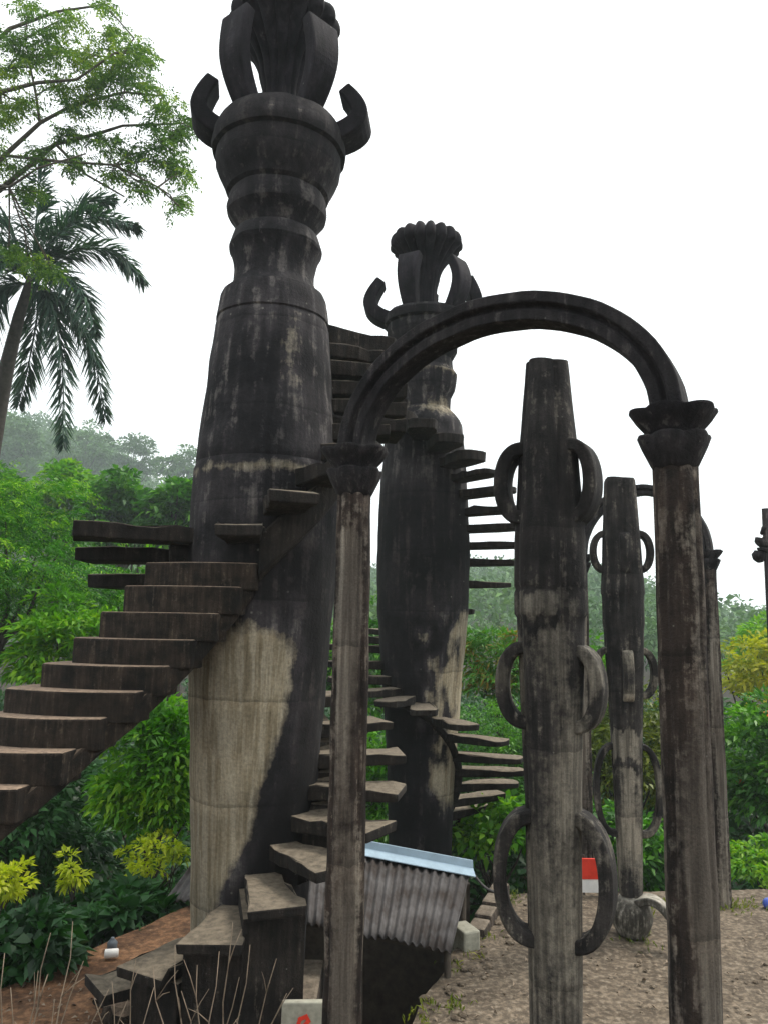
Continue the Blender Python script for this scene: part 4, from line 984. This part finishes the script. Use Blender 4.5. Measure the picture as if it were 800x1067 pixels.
# ------------------------------------------------------------------ overhanging canopy tree
def canopy():
    Yc = 14.0; rng = np.random.default_rng(99); b = at(-190, 650, Yc); g = ground(b.x, b.y)
    root = empty('overhanging_tree', (b.x, b.y, g)); tag(root, 'airy light green tree whose branches reach in over the palm, upper left corner', 'tree')
    m = MB(); fork = at(-110, 330, Yc)
    m.tube([Vector((b.x, b.y, g - .4)), b, at(-160, 480, Yc), fork], [.36, .3, .25, .2], 12)
    L = [[(-110, 330, 0), (-50, 225, 0), (5, 162, 0), (42, 128, 0), (75, 110, 0), (130, 96, .1), (170, 100, .2)], [(-60, 240, 0), (0, 198, .2), (58, 150, .3), (100, 140, .3), (128, 131, .3), (205, 128, .4)],
         [(-90, 280, 0), (-40, 130, -.3), (0, 96, -.4), (40, 86, -.5), (80, 83, -.5), (120, 55, -.5)], [(-100, 300, 0), (-50, 90, .5), (10, 30, .6), (60, 12, .7), (115, 4, .7)],
         [(5, 162, 0), (60, 168, -.3), (120, 172, -.4), (165, 195, -.5), (195, 222, -.5)], [(42, 128, 0), (38, 100, .1), (32, 70, .1), (26, 40, .1)], [(58, 150, .3), (90, 182, .4), (130, 205, .5)], [(-20, 190, 0), (10, 195, -.8), (40, 175, -1), (90, 160, -1)], [(100, 98, 0), (125, 60, .4), (140, 40, .4)]]
    for l in L:
        pts = [at(x, y, Yc + d) for x, y, d in l]; k = len(pts); r0 = .055 if l[0][0] < -40 else .024
        m.tube(pts, [r0 * (1 - i / k) + .008 for i in range(k)], 7)
    cl = [(10, 45, 20, 12), (30, 10, 14, 8), (70, 20, 16, 10), (55, 55, 20, 10), (85, 60, 18, 12), (115, 38, 14, 12), (120, 62, 18, 12), (98, 82, 22, 12), (130, 78, 18, 12), (150, 60, 10, 8), (152, 92, 14, 10), (172, 112, 14, 9), (200, 128, 13, 8), (185, 140, 12, 8),
          (70, 138, 16, 9), (108, 148, 18, 9), (140, 160, 20, 10), (172, 168, 16, 10), (190, 180, 10, 12), (186, 212, 10, 12), (18, 110, 20, 12), (4, 122, 10, 12), (8, 172, 12, 10), (40, 160, 16, 8), (80, 170, 18, 8), (118, 180, 18, 8), (148, 196, 14, 10), (8, 74, 14, 10), (28, 62, 16, 9), (140, 48, 12, 9),
          (108, 6, 14, 5), (90, 104, 18, 10), (60, 88, 18, 8), (125, 108, 16, 8), (170, 150, 16, 8), (28, 200, 18, 8), (75, 112, 12, 6), (-15, 95, 16, 20), (-20, 150, 18, 16), (45, 35, 16, 10), (160, 128, 14, 8), (36, 275, 14, 9), (54, 284, 12, 7), (10, 262, 10, 8)]
    P = []; D = []
    for x, y, rx, ry in cl:
        n_ = int(rx * ry * .34) + 14
        for _ in range(n_):
            q = at(x + rng.normal(0, .5) * rx, y + rng.normal(0, .5) * ry, Yc + rng.normal(0, .5)); P.append(tuple(q)); D.append((rng.normal(.35, .8), rng.normal(0, .8), rng.normal(-.05, .35)))
        c = at(x, y, Yc)
        for _ in range(2):
            e = at(x + rng.uniform(-1, 1) * rx, y + rng.uniform(-1, 1) * ry, Yc + rng.uniform(-.4, .4)); s = min((at(a, b_, Yc + d_) for l in L for a, b_, d_ in l), key=lambda w_: (w_ - c).length)
            m.tube([s, s.lerp(c, .6) + Vector((0, 0, .04)), c.lerp(e, .5), e], [.02, .014, .009, .005], 5, cap=False)
    m.build('branches', M['bark'], root, smooth=True)
    P, D = spray_pts(np.array(P), np.array(D), 9, .26, .06, rng, .25)
    V, Fq_ = leaf_geo(P, D, .09, .036, rng); mk('crown', V.astype(np.float32), Fq_, G['canopy'], root, smooth=False)
canopy()

# ------------------------------------------------------------------ dry twigs in front
def dry(px0, Y, tips, label, seed):
    rnd = random.Random(seed); b = at(px0, 1060, Y); root = empty('dry_shrub', (b.x, b.y, 0)); tag(root, label, 'dry shrub', 'dry leafless shrubs at the bottom edge')
    for x, y in tips:
        e = at(x, y, Y + rnd.uniform(-.35, .3)); s = Vector((b.x + rnd.uniform(-.12, .12), b.y + rnd.uniform(-.1, .1), -.02)); k = 7; pts = []
        for i in range(k + 1):
            t = i / k; p = s.lerp(e, t); p += Vector((rnd.uniform(-.012, .012), rnd.uniform(-.012, .012), .1 * math.sin(PI * t) * (e - s).length * .4)); pts.append(p)
        m = MB(); m.tube(pts, [.006 - .0042 * i / k for i in range(k + 1)], 5)
        for _ in range(3):
            j = rnd.randrange(3, k); q = pts[j]; f = q + Vector((rnd.uniform(-.12, .12), rnd.uniform(-.05, .05), rnd.uniform(.03, .16)))
            m.tube([q, q.lerp(f, .5) + Vector((0, 0, .01)), f], [.003, .0022, .001], 4)
        m.build('twig', M['twig'], root, smooth=True)
dry(212, 3.9, [(240, 962), (288, 1000), (180, 985), (228, 992), (262, 985), (204, 1005), (160, 1008), (300, 1035), (192, 1032), (250, 1018)], 'leafless dry shrub of pale twigs in front of the lowest tower steps', 1)
dry(30, 3.9, [(76, 960), (52, 972), (4, 994), (12, 1030), (42, 1012), (88, 1002), (112, 1030), (60, 1040)], 'leafless dry shrub of pale twigs in the lower left corner', 2)
dry(135, 4.1, [(140, 1000), (118, 1022), (158, 1030), (98, 1040)], 'sparse leafless twigs between the two dry shrubs at the bottom', 3)

# ------------------------------------------------------------------ air
m = MB(); m.box((0, 0, 50), (880, 880, 130)); hz = m.build('haze', M['white'])
hm = bpy.data.materials.new('haze_air'); hm.use_nodes = True; hn = hm.node_tree; hn.nodes.clear()
ho = hn.nodes.new('ShaderNodeOutputMaterial'); pv = hn.nodes.new('ShaderNodeVolumePrincipled')
pv.inputs['Color'].default_value = (0.86, 0.97, 1.0, 1); pv.inputs['Density'].default_value = 0.0012; pv.inputs['Anisotropy'].default_value = 0.2
hn.links.new(pv.outputs[0], ho.inputs['Volume']); hz.data.materials.clear(); hz.data.materials.append(hm)
tag(hz, kind='stuff')
